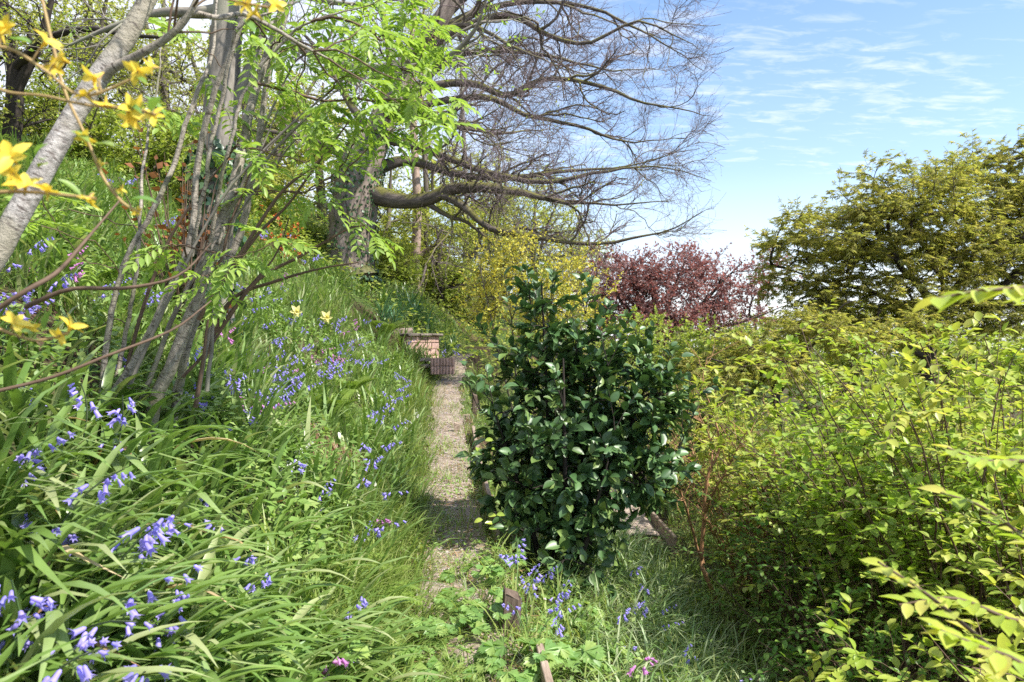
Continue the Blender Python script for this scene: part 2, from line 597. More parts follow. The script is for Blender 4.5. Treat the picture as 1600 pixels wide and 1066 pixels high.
# earth
m_earth, t_, b_ = pmat('earth', .95, .15)
g_ = N(t_, 'ShaderNodeNewGeometry')
na = N(t_, 'ShaderNodeTexNoise')
na.inputs['Scale'].default_value = .9
na.inputs['Detail'].default_value = 8
L(t_, g_.outputs['Position'], na.inputs['Vector'])
nb = N(t_, 'ShaderNodeTexNoise')
nb.inputs['Scale'].default_value = 22
nb.inputs['Detail'].default_value = 8
L(t_, g_.outputs['Position'], nb.inputs['Vector'])
soil = ramp(t_, nb.outputs[0], [(.3, (.025, .018, .012)), (.55, (.075, .05, .03)), (.75, (.17, .115, .07))])
mossc = ramp(t_, nb.outputs[0], [(.3, (.02, .04, .010)), (.7, (.085, .13, .03))])
L(t_, mixc(t_, ramp(t_, na.outputs[0], [(.42, 0.0), (.58, 1.0)]), soil, mossc), b_.inputs['Base Color'])
bp_ = N(t_, 'ShaderNodeBump')
bp_.inputs['Strength'].default_value = .9
bp_.inputs['Distance'].default_value = .04
L(t_, nb.outputs[0], bp_.inputs['Height'])
L(t_, bp_.outputs[0], b_.inputs['Normal'])
m_path = noisemat('path_gravel', [(.28, (.11, .08, .06)), (.5, (.27, .215, .17)), (.72, (.43, .365, .305))], 26, .95, .8, .02)
m_stone = noisemat('gravel_stone', [(.3, (.24, .20, .19)), (.7, (.50, .44, .41))], 40, .9, .3, .005)
m_board = noisemat('weathered_board', [(.25, (.10, .07, .05)), (.5, (.25, .19, .145)), (.75, (.40, .33, .26))], 7, .9, .5, .01, 8, (7, .8, 7), True)
m_post = noisemat('dark_post_wood', [(.25, (.035, .026, .02)), (.55, (.11, .08, .06)), (.8, (.20, .155, .12))], 7, .9, .5, .01, 8, (7, 7, .8), True)
m_brick = noisemat('pink_brick', [(.25, (.22, .15, .11)), (.5, (.40, .26, .22)), (.8, (.54, .39, .35))], 14, .95, .5, .01, 8, (1, 1, 1), True)
m_mortar = noisemat('mortar', [(.3, (.10, .08, .07)), (.7, (.20, .17, .15))], 30, .95, .5, .01)
m_slab = noisemat('slab_stone', [(.3, (.07, .06, .05)), (.7, (.20, .17, .14))], 16, .95, .6, .01)
m_slabp = noisemat('pale_stone', [(.3, (.20, .15, .12)), (.7, (.42, .33, .28))], 16, .95, .6, .01)

# ------------------------------------------------------------------ ground, paths
u = np.linspace(-1, 1, 261)
gx = 2.6 * u + 180 * np.sign(u) * np.abs(u) ** 5.5 + 8 * u ** 3
v = np.linspace(0, 1, 300)
gy = -12 + 40 * v + 330 * v ** 7
X, Yg = np.meshgrid(gx, gy)
Z = ground(X, Yg)
V = np.stack([X, Yg, Z], -1).reshape(-1, 3)
nx, ny = len(gx), len(gy)
i = np.arange(ny - 1)[:, None] * nx + np.arange(nx - 1)[None]
Fq = np.stack([i, i + 1, i + nx + 1, i + nx], -1).reshape(-1, 4)
tag(link('ground', mk('ground', [(V, Fq)], m_earth)), 'planted garden hillside rising to one side of the path and falling to the other', kind='structure')


def strip(name, cx, hw, zf, y0, y1, mat, n=160, m=12, lift=.006):
    ys = np.linspace(y0, y1, n)
    us = np.linspace(-1, 1, m)
    YY, UU = np.meshgrid(ys, us, indexing='ij')
    XX = cx(YY) + UU * hw * (1 + .16 * smooth_noise(YY * 1.3 + 9 * np.sign(UU), YY * .7) + .10 * smooth_noise(YY * 4.1 - 5 * np.sign(UU), YY * 2.3))
    ZZ = zf(XX, YY) + lift + .012 * smooth_noise(XX * 6, YY * 6) * (1 - np.abs(UU))
    V = np.stack([XX, YY, ZZ], -1).reshape(-1, 3)
    i = np.arange(n - 1)[:, None] * m + np.arange(m - 1)[None]
    Fq = np.stack([i, i + 1, i + m + 1, i + m], -1).reshape(-1, 4)
    return link(name, mk(name, [(V, Fq)], mat))


tag(strip('path', pc, .22, lambda x, y: zp(y), -3, 16.5, m_path, 300, 14, .022), 'narrow gravel footpath climbing between the bank and the boards', kind='structure')
lpc = lambda Y: pc(Y) + .30 + 1.79
tag(strip('lower_path', lpc, .28, lambda x, y: ground(x, y), 8.0, 16, m_path, 120, 10, .025), 'lower gravel footpath showing beside the dark shrubs', kind='structure')

# loose gravel and straw on the path
nst = 5200
yy = rnd(3.0, 13.5, nst) ** 1.0
xx = pc(yy) + rng.normal(0, .15, nst)
yl = rnd(8.0, 10, 700)
xl = lpc(yl) + rng.normal(0, .13, 700)
oct_v = np.array([(1, 0, 0), (-1, 0, 0), (0, 1, 0), (0, -1, 0), (0, 0, .7), (0, 0, -.7)], float)
oct_f = np.array([(0, 2, 4), (2, 1, 4), (1, 3, 4), (3, 0, 4), (2, 0, 5), (1, 2, 5), (3, 1, 5), (0, 3, 5)])
ch = []
for (a, b, zb) in ((xx, yy, zp(yy) + .024), (xl, yl, ground(xl, yl) + .03)):
    k = len(a)
    ch.append(inst(oct_v, oct_f, frames(rdir(k), np.tile([0, 0, 1.], (k, 1)) + .3 * rdir(k), rnd(.004, .011, k)), np.stack([a, b, zb], -1)))
tag(link('gravel', mk('gravel', ch, m_stone, False)), 'loose grey gravel strewn along the trodden path', kind='stuff')

k = 4200
yy = rnd(2.6, 13.0, k)
xx = pc(yy) + rng.normal(0, .20, k)
bl = leaf_mesh(.05, .0, .02, 3, 1.0)
ax = rdir(k) * np.array([1, 1, .12])
k2 = 480
RE = gpt(515, 725)
b_x = RE[0] + rnd(-.22, .28, k2)
b_y = RE[1] + rnd(-.55, .6, k2)
ch2 = ch = [inst(bl[0], bl[1], frames(ax, np.tile([0, 0, 1.], (k, 1)), rnd(.05, .16, k)), np.stack([xx, yy, np.maximum(ground(xx, yy), zp(yy) * (np.abs(xx - pc(yy)) < .4) - 9 * (np.abs(xx - pc(yy)) >= .4)) + .022], -1)),
      inst(bl[0], bl[1], frames(np.stack([rnd(.0, .6, k2), rnd(-.5, .2, k2), rnd(-1.4, -.5, k2)], -1), rdir(k2), rnd(.08, .20, k2)), np.stack([b_x, b_y, ground(b_x, b_y) + rnd(.03, .16, k2)], -1))]
tag(link('straw', mk('straw', ch2[:1], m_dead)), 'dry straw and dead grass lying on the path', kind='stuff')
tag(link('dead_bracken', mk('dead_bracken', ch2[1:], [m_rust])), 'reddish dead bracken hanging over the bare bank beside the path', kind='stuff')


# ------------------------------------------------------------------ boards, posts, steps, brick walls
def box_mesh(name, sx, sy, sz, mat, bev=.006, skew=0.0, seed=0):
    r = np.random.default_rng(seed)
    out = []
    b = bev
    for z, ins in ((-sz / 2, b), (-sz / 2 + b, 0), (sz / 2 - b, 0), (sz / 2, b)):
        hx, hy = sx / 2 - ins, sy / 2 - ins
        c = b if ins == 0 else b * .6
        out += [(-hx + c, -hy, z), (hx - c, -hy, z), (hx, -hy + c, z), (hx, hy - c, z), (hx - c, hy, z), (-hx + c, hy, z), (-hx, hy - c, z), (-hx, -hy + c, z)]
    V = np.array(out, float)
    V += skew * r.normal(size=V.shape)
    f = []
    for k in range(3):
        for j in range(8):
            f.append((8 * k + j, 8 * k + (j + 1) % 8, 8 * k + 8 + (j + 1) % 8, 8 * k + 8 + j))
    q = np.array(f)
    caps = np.array([(7, 6, 5, 4), (7, 4, 3, 0), (3, 2, 1, 0), (24, 25, 26, 27), (24, 27, 28, 31), (28, 29, 30, 31)])
    return mk(name, [(V, np.vstack([q, caps]))], mat, False)


def board_run(y0, y1, z0, h, label, name='edging_board', side=.325, tilt=0.0):
    c0 = np.array([pc(y0) + side, y0])
    c1 = np.array([pc(y1) + side, y1])
    ln = float(np.linalg.norm(c1 - c0))
    mid = (c0 + c1) / 2
    o = link(name, box_mesh(name, .035, ln, h, m_board, .004, .0015, int(y0 * 10)))
    o.location = (mid[0], mid[1], z0)
    o.rotation_euler = (math.atan2(float(zp(y1) - zp(y0)), ln), tilt, -math.atan2(c1[0] - c0[0], c1[1] - c0[1]))
    return tag(o, label, 'board', 'timber path edging boards')


for (y0, y1, lab) in ((5.25, 7.5, 'weathered timber edging board beside the gravel path, next to the holly'),
                      (7.56, 9.2, 'grey timber edging board farther up the path behind the holly'),
                      (2.45, 3.30, 'short timber board end at the very bottom of the path beside weeds')):
    board_run(y0, y1, float(zp((y0 + y1) / 2)) + (.03 if y0 < 3 else .02), .22, lab)


def post(px, Y, zb, zt, w, label, mat=m_post, lean=(0, 0)):
    x = (px - 800) / F * Y
    pm = box_mesh('timber_post', w, w, zt - zb, mat, .006, .005, int(px))
    for v_ in pm.vertices:
        if v_.co.z > 0:
            v_.co.z += -.45 * v_.co.x + .15 * v_.co.y
    o = link('timber_post', pm)
    o.location = (x, Y, (zb + zt) / 2)
    o.rotation_euler = (lean[0], lean[1], rnd(-.2, .2))
    return tag(o, label, 'post', 'timber posts')


post(794, 3.72, -.35, .27, .085, 'dark square post with a sloping top at the path edge below the holly', lean=(.03, .06))
post(742, 11.3, .15, .72, .10, 'short dark stump post at the top of the stepped path', lean=(0, .05))
post(714, 9.35, .1, .5, .07, 'thin grey post by the path steps behind the holly', m_board)

# boards holding up the lower path
for (y0, y1, lab) in ((7.75, 8.35, 'timber retaining board along the lower path, nearer length'), (8.4, 9.2, 'timber retaining board along the lower path, farther length')):
    o = board_run(y0, y1, float(zp((y0 + y1) / 2)) - .99, .42, lab, 'retaining_board', .30 + 2.12)
    o['group'] = 'timber boards of the lower path'
for Yk, lab in ((9.15, 'lowest timber riser of the path steps'), (10.35, 'middle timber riser of the path steps'), (11.55, 'topmost timber riser of the path steps')):
    o = link('step_riser', box_mesh('step_riser', .62, .05, .16, m_board, .006, .003, int(Yk)))
    o.location = (float(pc(Yk)) + rnd(-.03, .03), Yk, float(zp(Yk)) - .058)
    o.rotation_euler = (0, rnd(-.06, .06), rnd(-.1, .2))
    tag(o, lab, 'step', 'timber step risers across the path')


def brick_wall(name, label, p0, p1, h, courses, per, thick, soldier=False, cap=False):
    """wall face from p0 to p1 (base corners seen from the path), bricks one by one"""
    p0, p1 = np.array(p0, float), np.array(p1, float)
    ln = float(np.linalg.norm((p1 - p0)[:2]))
    ang = math.atan2(p1[1] - p0[1], p1[0] - p0[0])
    root = thing(name, label, 'wall', p0)
    root.rotation_euler = (0, 0, ang)
    bm_ = box_mesh('mortar', ln - .02, thick * .72, h - .01, m_mortar, .003)
    o = link('mortar', bm_, root, (ln / 2, thick / 2, h / 2 - .005))
    bw, bh = ln / per, h / courses
    meshes = [box_mesh('brick', bw - .010, thick, bh - .010, m_brick, .006, .002, 5 + q) for q in range(4)]
    half = [box_mesh('brick', bw / 2 - .010, thick, bh - .010, m_brick, .006, .002, 15 + q) for q in range(2)]
    for r in range(courses):
        xs = [(k + .5) * bw for k in range(per)]
        hv = [False] * per
        if not soldier and r % 2:
            xs = [bw * .25] + [(k + 1) * bw for k in range(per - 1)] + [ln - bw * .25]
            hv = [True] + [False] * (per - 1) + [True]
        for x, hf in zip(xs, hv):
            link('brick', (half[r % 2] if hf else random.choice(meshes)), root, (x, thick / 2 - .004 + rnd(-.005, .005), (r + .5) * bh + rnd(-.002, .002)))
    if cap:
        for k in range(3):
            cw = (ln + .10) / 3
            c = link('capping_slab', box_mesh('capping_slab', cw - .006, thick + .12, .05, m_slab, .01, .005, 33 + k), root, (-.05 + (k + .5) * cw, thick / 2 - .02, h + .027))
            c.rotation_euler = (0, .02 * (k - 1), 0)
    return root


wa = at(636, 563, 13.6)
wb = at(686, 560, 14.4)
brick_wall('brick_wall', 'upper pink brick retaining wall under dark capping slabs at the path top', (wa[0], wa[1], wa[2] - .05), (wb[0], wb[1], wa[2]), .50, 4, 4, .12, cap=True)
wa = at(673, 583, 13.0)
wb = at(711, 580, 13.1)
brick_wall('brick_wall', 'low pink brick wall of upright bricks beside the path steps', (wa[0], wa[1], wa[2] - .03), (wb[0], wb[1], wa[2]), .30, 2, 8, .11, soldier=True)
for q, (px, py, Y, s, lab) in enumerate(((652, 572, 13.2, (.42, .30, .06), 'flat pale stone step in front of the upper brick wall'), (640, 580, 12.9, (.34, .26, .06), 'flat broken stone step nearest the grass below the brick wall'),
                                       (664, 562, 13.3, (.26, .24, .06), 'small flat stone wedged between the two brick walls'), (628, 520, 14.3, (.40, .22, .14), 'pinkish stone block above the upper brick wall'))):
    p = at(px, py, Y)
    o = link('stone_block', box_mesh('stone_block', *s, m_slabp, .015, .010, 50 + q), None, p)
    o.rotation_euler = (rnd(-.06, .06), rnd(-.06, .06), rnd(-.4, .4))
    tag(o, lab, 'stone', 'stones by the brick walls')


# ------------------------------------------------------------------ branching
def greedy(nodes, tang, targets, n=6, rt=.006, bend=.5, rise=.0, pw=.5, zpen=.6, order=None):
    """joins every target to the nearest branch already there; returns paths (M,n,3) and radii (M,n)"""
    K, Mn = len(nodes), len(targets)
    nd = np.zeros((K + Mn * (n - 1), 3))
    tg = np.zeros_like(nd)
    own = np.full(len(nd), -1)
    pos = np.zeros(len(nd), int)
    nd[:K], tg[:K] = nodes, tang
    cnt = K
    if order is None:
        d0 = np.min(np.linalg.norm(targets[:, None] - nodes[None], axis=-1), 1)
        order = np.argsort(d0)
    P = np.zeros((Mn, n, 3))
    par = np.full(Mn, -1)
    ppos = np.zeros(Mn, int)
    ts = np.linspace(0, 1, n)[:, None]
    for q in order:
        t = targets[q]
        dv = t - nd[:cnt]
        d = np.linalg.norm(dv, axis=1)
        cost = d + zpen * np.maximum(0, -dv[:, 2]) - .25 * np.sum(dv * tg[:cnt], 1)
        j = int(np.argmin(cost))
        s = nd[j]
        Ln = d[j]
        c = s + Ln * .5 * ((1 - bend) * (t - s) / max(Ln, 1e-6) + bend * tg[j]) + np.array([0, 0, rise * Ln])
        path = (1 - ts) ** 2 * s + 2 * ts * (1 - ts) * c + ts ** 2 * t
        path[1:-1] += rng.normal(size=(n - 2, 3)) * Ln * .018
        P[q] = path
        par[q] = own[j]
        ppos[q] = pos[j]
        nd[cnt:cnt + n - 1] = path[1:]
        tg[cnt:cnt + n - 1] = nrm(np.gradient(path, axis=0))[1:]
        own[cnt:cnt + n - 1] = q
        pos[cnt:cnt + n - 1] = np.arange(1, n)
        cnt += n - 1
    W = np.ones((Mn, n))
    for q in order[::-1]:
        if par[q] >= 0:
            W[par[q], :ppos[q] + 1] += W[q, 0]
    return P, rt * W ** pw


def lobe_points(lobes, total, surf=.45):
    vol = np.array([l[1][0] * l[1][1] * l[1][2] for l in lobes]) ** .75 * np.array([l[2] if len(l) > 2 else 1.0 for l in lobes])
    lobes = [l[:2] for l in lobes]
    out = []
    for (c, r), k in zip(lobes, np.maximum(1, (total * vol / vol.sum()).astype(int))):
        d = rdir(k) * (rnd(0, 1, k) ** surf)[:, None]
        out.append(np.asarray(c) + d * np.asarray(r))
    return np.concatenate(out)


def LB(px, py, Y, rx, ry, rd):
    """a lobe of foliage: centre, half width and half height in photograph pixels at distance Y, half depth in metres"""
    return at(px, py, Y), np.array([rx / F * Y, rd, ry / F * Y])


def leaves_on(P, per, t0=.1, t1=1.0, ang=1.0, size=(.03, .05), upj=.5, flat=.6, droop=0.0, want_t=False):
    R = np.zeros(P.shape[:2])
    S, D, _, t = kids(P, R, per, t0, t1, ang, flat)
    D = nrm(D + np.array([0, 0, -droop]))
    up = np.tile([0, 0, 1.], (len(S), 1)) + upj * rdir(len(S))
    sz = rnd(0, 1, len(S)) ** 1.3 * (size[1] - size[0]) * 1.25 + size[0] * .85
    return (frames(D, up, sz), S, t) if want_t else (frames(D, up, sz), S)


def trunk_paths(specs, n=14):
    """specs: lists of (point, radius)"""
    Ps, Rs = [], []
    for s in specs:
        a = np.array([[*p, r] for p, r in s])
        q = spl(a, n)
        Ps.append(q[:, :3])
        Rs.append(np.maximum(q[:, 3], .002))
    return np.stack(Ps), np.stack(Rs)


def cluster_tree(name, label, cat, base, specs, lobes, ncl, leafm, barkm, tpl=LEAF4, twigs=6, tlen=(.2, .5), per=8, size=(.05, .08),
                 flat=.6, droop=.0, surf=.45, rt=.006, upj=.5, group=None, lifts=0.0, ang=1.0, tr=.003, tn=3, sides=7, bend=.5, pw=.5, want=False, lbend=.3, tkeep=True):
    root = thing(name, label, cat, base, group)
    TP, TR = trunk_paths(specs)
    for q in range(len(TP)):
        part('trunk' if q == 0 else 'stem', [tubes(TP[q], TR[q], 9)], barkm, root)
    nodes = TP[:, 3:].reshape(-1, 3)
    tang = nrm(np.gradient(TP, axis=1))[:, 3:].reshape(-1, 3)
    tgt = lobe_points(lobes, ncl, surf)
    gz = ground(tgt[:, 0], tgt[:, 1]) + .12
    tgt[:, 2] = np.maximum(tgt[:, 2], gz)
    P, R = greedy(nodes, tang, tgt, 6, rt, bend, pw=pw)
    R = np.minimum(R, TR.max() * .8)
    T = nrm(P[:, -1] - P[:, -2])
    i = np.repeat(np.arange(len(P)), twigs)
    D = rdir(len(i)) * np.array([1, 1, flat]) + .7 * T[i]
    st = P[i, rng.integers(3, 6, len(i))]
    tw = grow(st, D, rnd(tlen[0], tlen[1], len(i)), tn, .18, lifts)
    ch = [tubes(P, R, 5)]
    if tkeep:
        ch.append(tubes(tw, np.tile(np.linspace(tr, tr * .4, tn + 1), (len(tw), 1)), 3))
    part('branches', ch, barkm, root, kind='stuff')
    M, S = leaves_on(tw, per, .15, 1.0, ang, size, upj, flat, droop)
    if want:
        return root, M, S, tw
    part('crown', [inst(tpl[0], tpl[1], M, S)], leafm, root)
    return root


def leaf_objects(root, M, S, tpl, mat, limit=300, name='leaf', rest='leaves', cell=18, rest_tpl=None):
    """the leaves that show largest become parts of their own, the rest one mass"""
    d = np.linalg.norm(S - np.array([0, 0, CAMZ]), axis=1)
    px = 800 + S[:, 0] / S[:, 1] * F
    py = 533 - (S[:, 2] - CAMZ) / S[:, 1] * F
    inside = (px > -10) & (px < 1610) & (py > -10) & (py < 1076)
    key = (px // cell).astype(int) * 4096 + (py // cell).astype(int)
    order = np.argsort(d)
    seen = {}
    rank = np.zeros(len(S))
    for q in order:
        seen[key[q]] = seen.get(key[q], 0) + 1
        rank[q] = seen[key[q]]
    score = rank * 3 + d / d.min() + np.where(inside, 0, 1e6)
    best = np.argsort(score)[:limit]
    best = best[inside[best]]
    me = mk(name, [(tpl[0], tpl[1])], mat)
    org = np.array(root.location)
    for q in best:
        link(name, me, root, basis=basis4(M[q], S[q] - org))
    keep = np.ones(len(S), bool)
    keep[best] = False
    if keep.any():
        tpl = rest_tpl or tpl
        part(rest, [inst(tpl[0], tpl[1], M[keep], S[keep])], mat, root, kind='stuff')


def gbase(x, Y, sink=.06):
    return np.array([x, Y, float(ground(x, Y)) - sink])


# ------------------------------------------------------------------ the big bare tree
def limb(*pts):
    return [(at(px, py, Y), dia / 2 / F * Y) for px, py, Y, dia in pts]


tb = gpt(548, 452)
TY = 16.6
base = at(546, 462, TY)
base[2] = float(ground(base[0], TY)) - .1
root = thing('bare_tree', 'big bare spreading tree with mossy limbs reaching out over the path', 'tree', base)
tr_spec = [(base, .62), (at(546, 430, TY), .50), (at(548, 370, TY), .46), (at(556, 300, TY), .46), (at(566, 255, TY), .42), (at(592, 205, TY + .1), .30), (at(606, 165, TY + .2), .27),
           (at(630, 110, TY + .2), .24), (at(668, 62, TY + .1), .22), (at(700, 10, TY), .18), (at(725, -60, TY), .14), (at(745, -150, TY), .08), (at(760, -230, TY), .03)]
TP, TR = trunk_paths([tr_spec], 40)
TR = TR * np.interp(np.arange(40), [0, 16, 24, 39], [1.12, 1.12, .95, .9])[None]
a_ = np.linspace(0, 1, 40)
ch0 = tubes(TP[0], TR[0], 16)
part('trunk', [lumpy(ch0, .05, 3.0)], b_trunk, root)
limbs = [
    limb((572, 300, 16.6, 34), (620, 314, 16.3, 27), (665, 312, 16.0, 25), (712, 296, 15.7, 23), (765, 294, 15.4, 20), (815, 306, 15.1, 15), (880, 322, 14.8, 11), (960, 330, 14.5, 7), (1060, 318, 14.2, 4)),
    limb((690, 304, 15.8, 14), (725, 322, 15.5, 13), (760, 352, 15.3, 11), (800, 363, 15.1, 11), (860, 374, 14.9, 9), (930, 383, 14.7, 8), (1000, 376, 14.5, 6), (1070, 352, 14.3, 4), (1108, 330, 14.2, 2)),
    limb((668, 318, 16.0, 9), (700, 338, 15.9, 8), (735, 350, 15.8, 7), (760, 378, 15.7, 5), (775, 398, 15.6, 2)),
    limb((575, 270, 16.6, 24), (628, 252, 16.9, 18), (672, 262, 17.0, 15), (730, 278, 17.0, 14), (800, 282, 16.9, 12), (880, 276, 16.8, 9), (980, 268, 16.6, 6), (1100, 240, 16.4, 3)),
    limb((594, 215, 16.7, 20), (650, 228, 16.4, 14), (700, 247, 16.1, 13), (760, 268, 15.8, 12), (850, 282, 15.5, 10), (940, 262, 15.2, 7), (1020, 250, 15.0, 5), (1100, 268, 14.8, 3)),
    limb((600, 190, 16.8, 20), (660, 140, 16.6, 15), (730, 130, 16.4, 13), (790, 150, 16.2, 12), (850, 122, 16.0, 10), (930, 133, 15.8, 8), (1000, 160, 15.6, 6), (1080, 170, 15.4, 4), (1120, 178, 15.3, 2)),
    limb((606, 175, 16.8, 18), (680, 160, 17.2, 13), (765, 150, 17.5, 11), (830, 178, 17.6, 9), (920, 195, 17.6, 7), (1000, 215, 17.5, 5), (1090, 205, 17.4, 3)),
    limb((640, 100, 16.9, 18), (690, 60, 16.6, 16), (740, 35, 16.3, 14), (800, 22, 16.0, 13), (850, 48, 15.8, 10), (920, 68, 15.5, 8), (1000, 30, 15.2, 6), (1080, 60, 15.0, 4), (1115, 90, 15, 2)),
    limb((670, 60, 16.8, 16), (740, 20, 17.2, 12), (830, 0, 17.5, 10), (930, 12, 17.6, 7), (1020, 60, 17.5, 5), (1100, 110, 17.4, 3)),
    limb((690, 30, 16.8, 15), (760, -30, 16.5, 13), (860, -70, 16.2, 10), (980, -70, 16, 7), (1060, -20, 15.8, 4)),
    limb((712, -20, 16.6, 13), (790, -110, 16.4, 10), (880, -180, 16.2, 6), (960, -220, 16, 3)),
    limb((560, 265, 16.6, 20), (510, 225, 16.3, 15), (450, 205, 16, 11), (380, 195, 15.6, 7), (310, 200, 15.3, 3)),
    limb((585, 215, 16.8, 18), (540, 150, 17.2, 13), (490, 80, 17.6, 9), (430, 20, 18, 5)),
    limb((620, 130, 16.9, 16), (600, 40, 17.5, 12), (570, -50, 18, 9), (540, -140, 18.4, 4)),
    limb((600, 180, 16.8, 18), (640, 170, 15.2, 14), (690, 185, 13.8, 10), (740, 200, 12.6, 6), (790, 230, 11.8, 3)),
    limb((640, 95, 16.9, 16), (680, 50, 15.4, 12), (740, 40, 14.0, 9), (820, 80, 12.8, 6), (900, 110, 12, 3)),
    limb((600, 190, 16.9, 18), (650, 180, 18.6, 14), (720, 200, 20, 10), (800, 210, 21.2, 6), (880, 205, 22, 3)),
    limb((640, 150, 16.9, 14), (700, 95, 17.2, 11), (770, 80, 17.3, 9), (850, 90, 17.3, 7), (940, 110, 17.2, 5), (1050, 120, 17.1, 3)),
]
LP_, LR_ = trunk_paths(limbs, 26)
LR_ = LR_ * np.interp(np.linspace(0, 1, 26), [0, .3, .7, 1], [1, .85, .7, .3])[None]
wob = np.cumsum(rng.normal(size=LP_.shape) * .028, axis=1)
wob -= wob[:, :1]
LP_ = LP_ + wob * np.linspace(0, 1, 26)[None, :, None]
for q in range(len(LP_)):
    part('limb', [tubes(LP_[q], LR_[q], 9)], b_beech, root)


def twig_levels(P, R, plan, pull=np.array([.25, 0, .1]), edge=None):
    out = []
    for (per, t0, l0, l1, ang, n, wander, lift, rmin, sides, rk) in plan:
        S, D, r, t = kids(P, R, per, t0, 1.0, ang)
        D = nrm(D + pull)
        if edge:
            tip = S + D * ((l0 + l1) * .5 * (1.15 - .55 * t))[:, None]
            ok = 800 + tip[:, 0] / tip[:, 1] * F < edge
            S, D, r, t = S[ok], D[ok], r[ok], t[ok]
        Ln = rnd(l0, l1, len(S)) * (1.15 - .55 * t)
        Pn = grow(S, D, Ln, n, wander, lift)
        rb = np.maximum(np.minimum(r * .62, rk), rmin)
        Rn = rb[:, None] * np.linspace(1, .35, n + 1)[None]
        Rn = np.maximum(Rn, rmin * .7)
        out.append((Pn, Rn, sides))
        P, R = Pn, Rn
    return out


lv = twig_levels(LP_, LR_, [(11, .20, 1.2, 2.6, .8, 9, .26, .015, .009, 5, .035),
                            (9, .15, .5, 1.3, .85, 6, .28, .03, .0050, 4, .012),
                            (9, .15, .25, .65, .9, 4, .28, .04, .0029, 3, .0055)], np.array([.20, -.02, .02]), 1135)
part('branches', [tubes(*lv[0])], b_beech, root)
part('twigs', [tubes(*lv[1]), tubes(*lv[2])], b_twig, root, kind='stuff')
# a few unopened leaves on the lower twigs
k = 900
tips = lv[2][0][:, -1]
low = tips[(tips[:, 2] < at(0, 250, TY)[2])]
s_ = low[rng.integers(0, len(low), k)]
part('bud_leaves', [inst(LEAF4[0], LEAF4[1], frames(rdir(k), rdir(k), rnd(.03, .055, k)), s_)], m_wood, root, kind='stuff')

# ivy over the trunk
iv = thing('ivy', 'ivy with small pale and dark leaves covering the big bare trunk', 'ivy', base)
k = 2600
tt = rnd(0, .42, k) ** 1.0 * 39
i0 = tt.astype(int)
cpt = TP[0][i0] + (TP[0][np.minimum(i0 + 1, 39)] - TP[0][i0]) * (tt - i0)[:, None]
ra = TR[0][i0]
an = rnd(0, 2 * np.pi, k)
dens = np.sin(an * 2 + tt * .5) + np.sin(an * 3 - tt * .9) > -.9
od = np.stack([np.cos(an), np.sin(an), np.zeros(k)], -1)
s_ = (cpt + od * (ra * 1.03 + rnd(.0, .10, k))[:, None])[dens]
od = od[dens]
kk = len(s_)
part('ivy_leaves', [inst(LEAF4[0] * np.array([1.5, 1, 1]), LEAF4[1], frames(np.tile([0, 0, -1.], (kk, 1)) + .8 * rdir(kk), od + .5 * rdir(kk), rnd(.05, .10, kk)), s_)], m_ivy, iv, kind='stuff')
vp = []
for q in range(9):
    a0 = rnd(0, 6.28)
    hh = np.linspace(0, rnd(8, 15), 12).astype(int)
    aa = a0 + np.cumsum(rnd(-.25, .25, 12))
    vp.append(TP[0][hh] + np.stack([np.cos(aa), np.sin(aa), np.zeros(12)], -1) * (TR[0][hh] * 1.04)[:, None])
part('vine_stems', [tubes(np.array(vp), np.full((9, 12), .014), 5)], b_mid, iv)

# ------------------------------------------------------------------ woodland behind
def wood_tree(px, Y, top, label, lobes, leafm=None, n=130, rad=.14, bark=None, lean=0, name='woodland_tree', cat='tree', size=(.085, .14), per=12, group='trees of the wood behind', rt=.011, base_py=None, twigs=6, tpl=LEAF2, tlen=(.35, .9), surf=.4, fork=True):
    x = (px - 800) / F * Y
    b = gbase(x, Y, .1)
    tp_ = at(px + lean, top, Y)
    mid = (b + tp_) / 2 + np.array([rnd(-.2, .2), rnd(-.2, .2), 0])
    q1 = b + (tp_ - b) * .25 + np.array([rnd(-.1, .1), 0, 0])
    specs = [[(b, rad * 1.25), (q1, rad), (mid, rad * .75), (tp_, rad * .25)]]
    if fork:
        e = mid + (tp_ - mid) * .8 + np.array([rnd(.5, 1.4) * random.choice((-1, 1)), rnd(-.8, .8), 0])
        specs.append([(q1 * .4 + mid * .6, rad * .55), (mid * .5 + e * .5, rad * .4), (e, rad * .18)])
    return cluster_tree(name, label, cat, b, specs, lobes, n, leafm or m_wood, bark or b_mid, tpl, twigs, tlen, per, size, .6, .1, surf, rt, .7, group, .03, tr=.005)


wood_tree(612, 21, 250, 'young leafy tree close behind the big bare trunk', [LB(610, 380, 21, 70, 90, 2.2)], n=90, rad=.10)
wood_tree(735, 25, 240, 'slender tree with yellowish new leaves behind the mossy limb', [LB(730, 350, 25, 90, 100, 2.5)], n=120, rad=.12)
wood_tree(838, 27, 290, 'pale green tree above the yellow shrub', [LB(830, 370, 27, 80, 70, 2.5)], n=110, rad=.12)
wood_tree(505, 24, 130, 'tall thin-leaved tree behind the rowan leaves', [LB(480, 240, 24, 110, 110, 3)], n=110, rad=.15)
wood_tree(430, 20, 60, 'sparse tree on the bank crest between the grey stems', [LB(430, 210, 20, 90, 130, 2.4)], n=100, rad=.13)
wood_tree(255, 17, -40, 'sparse tree with yellow-green leaves behind the leaning silver stem', [LB(240, 130, 17, 120, 130, 2.2)], n=140, rad=.12, size=(.06, .10))
wood_tree(140, 15, -60, 'sparse young-leaved tree behind the yellow azalea flowers', [LB(120, 60, 15, 110, 120, 2)], n=130, rad=.10, size=(.05, .09))
wood_tree(905, 33, 340, 'light green far tree left of the purple tree', [LB(900, 400, 33, 60, 60, 2.5)], n=80, rad=.14)
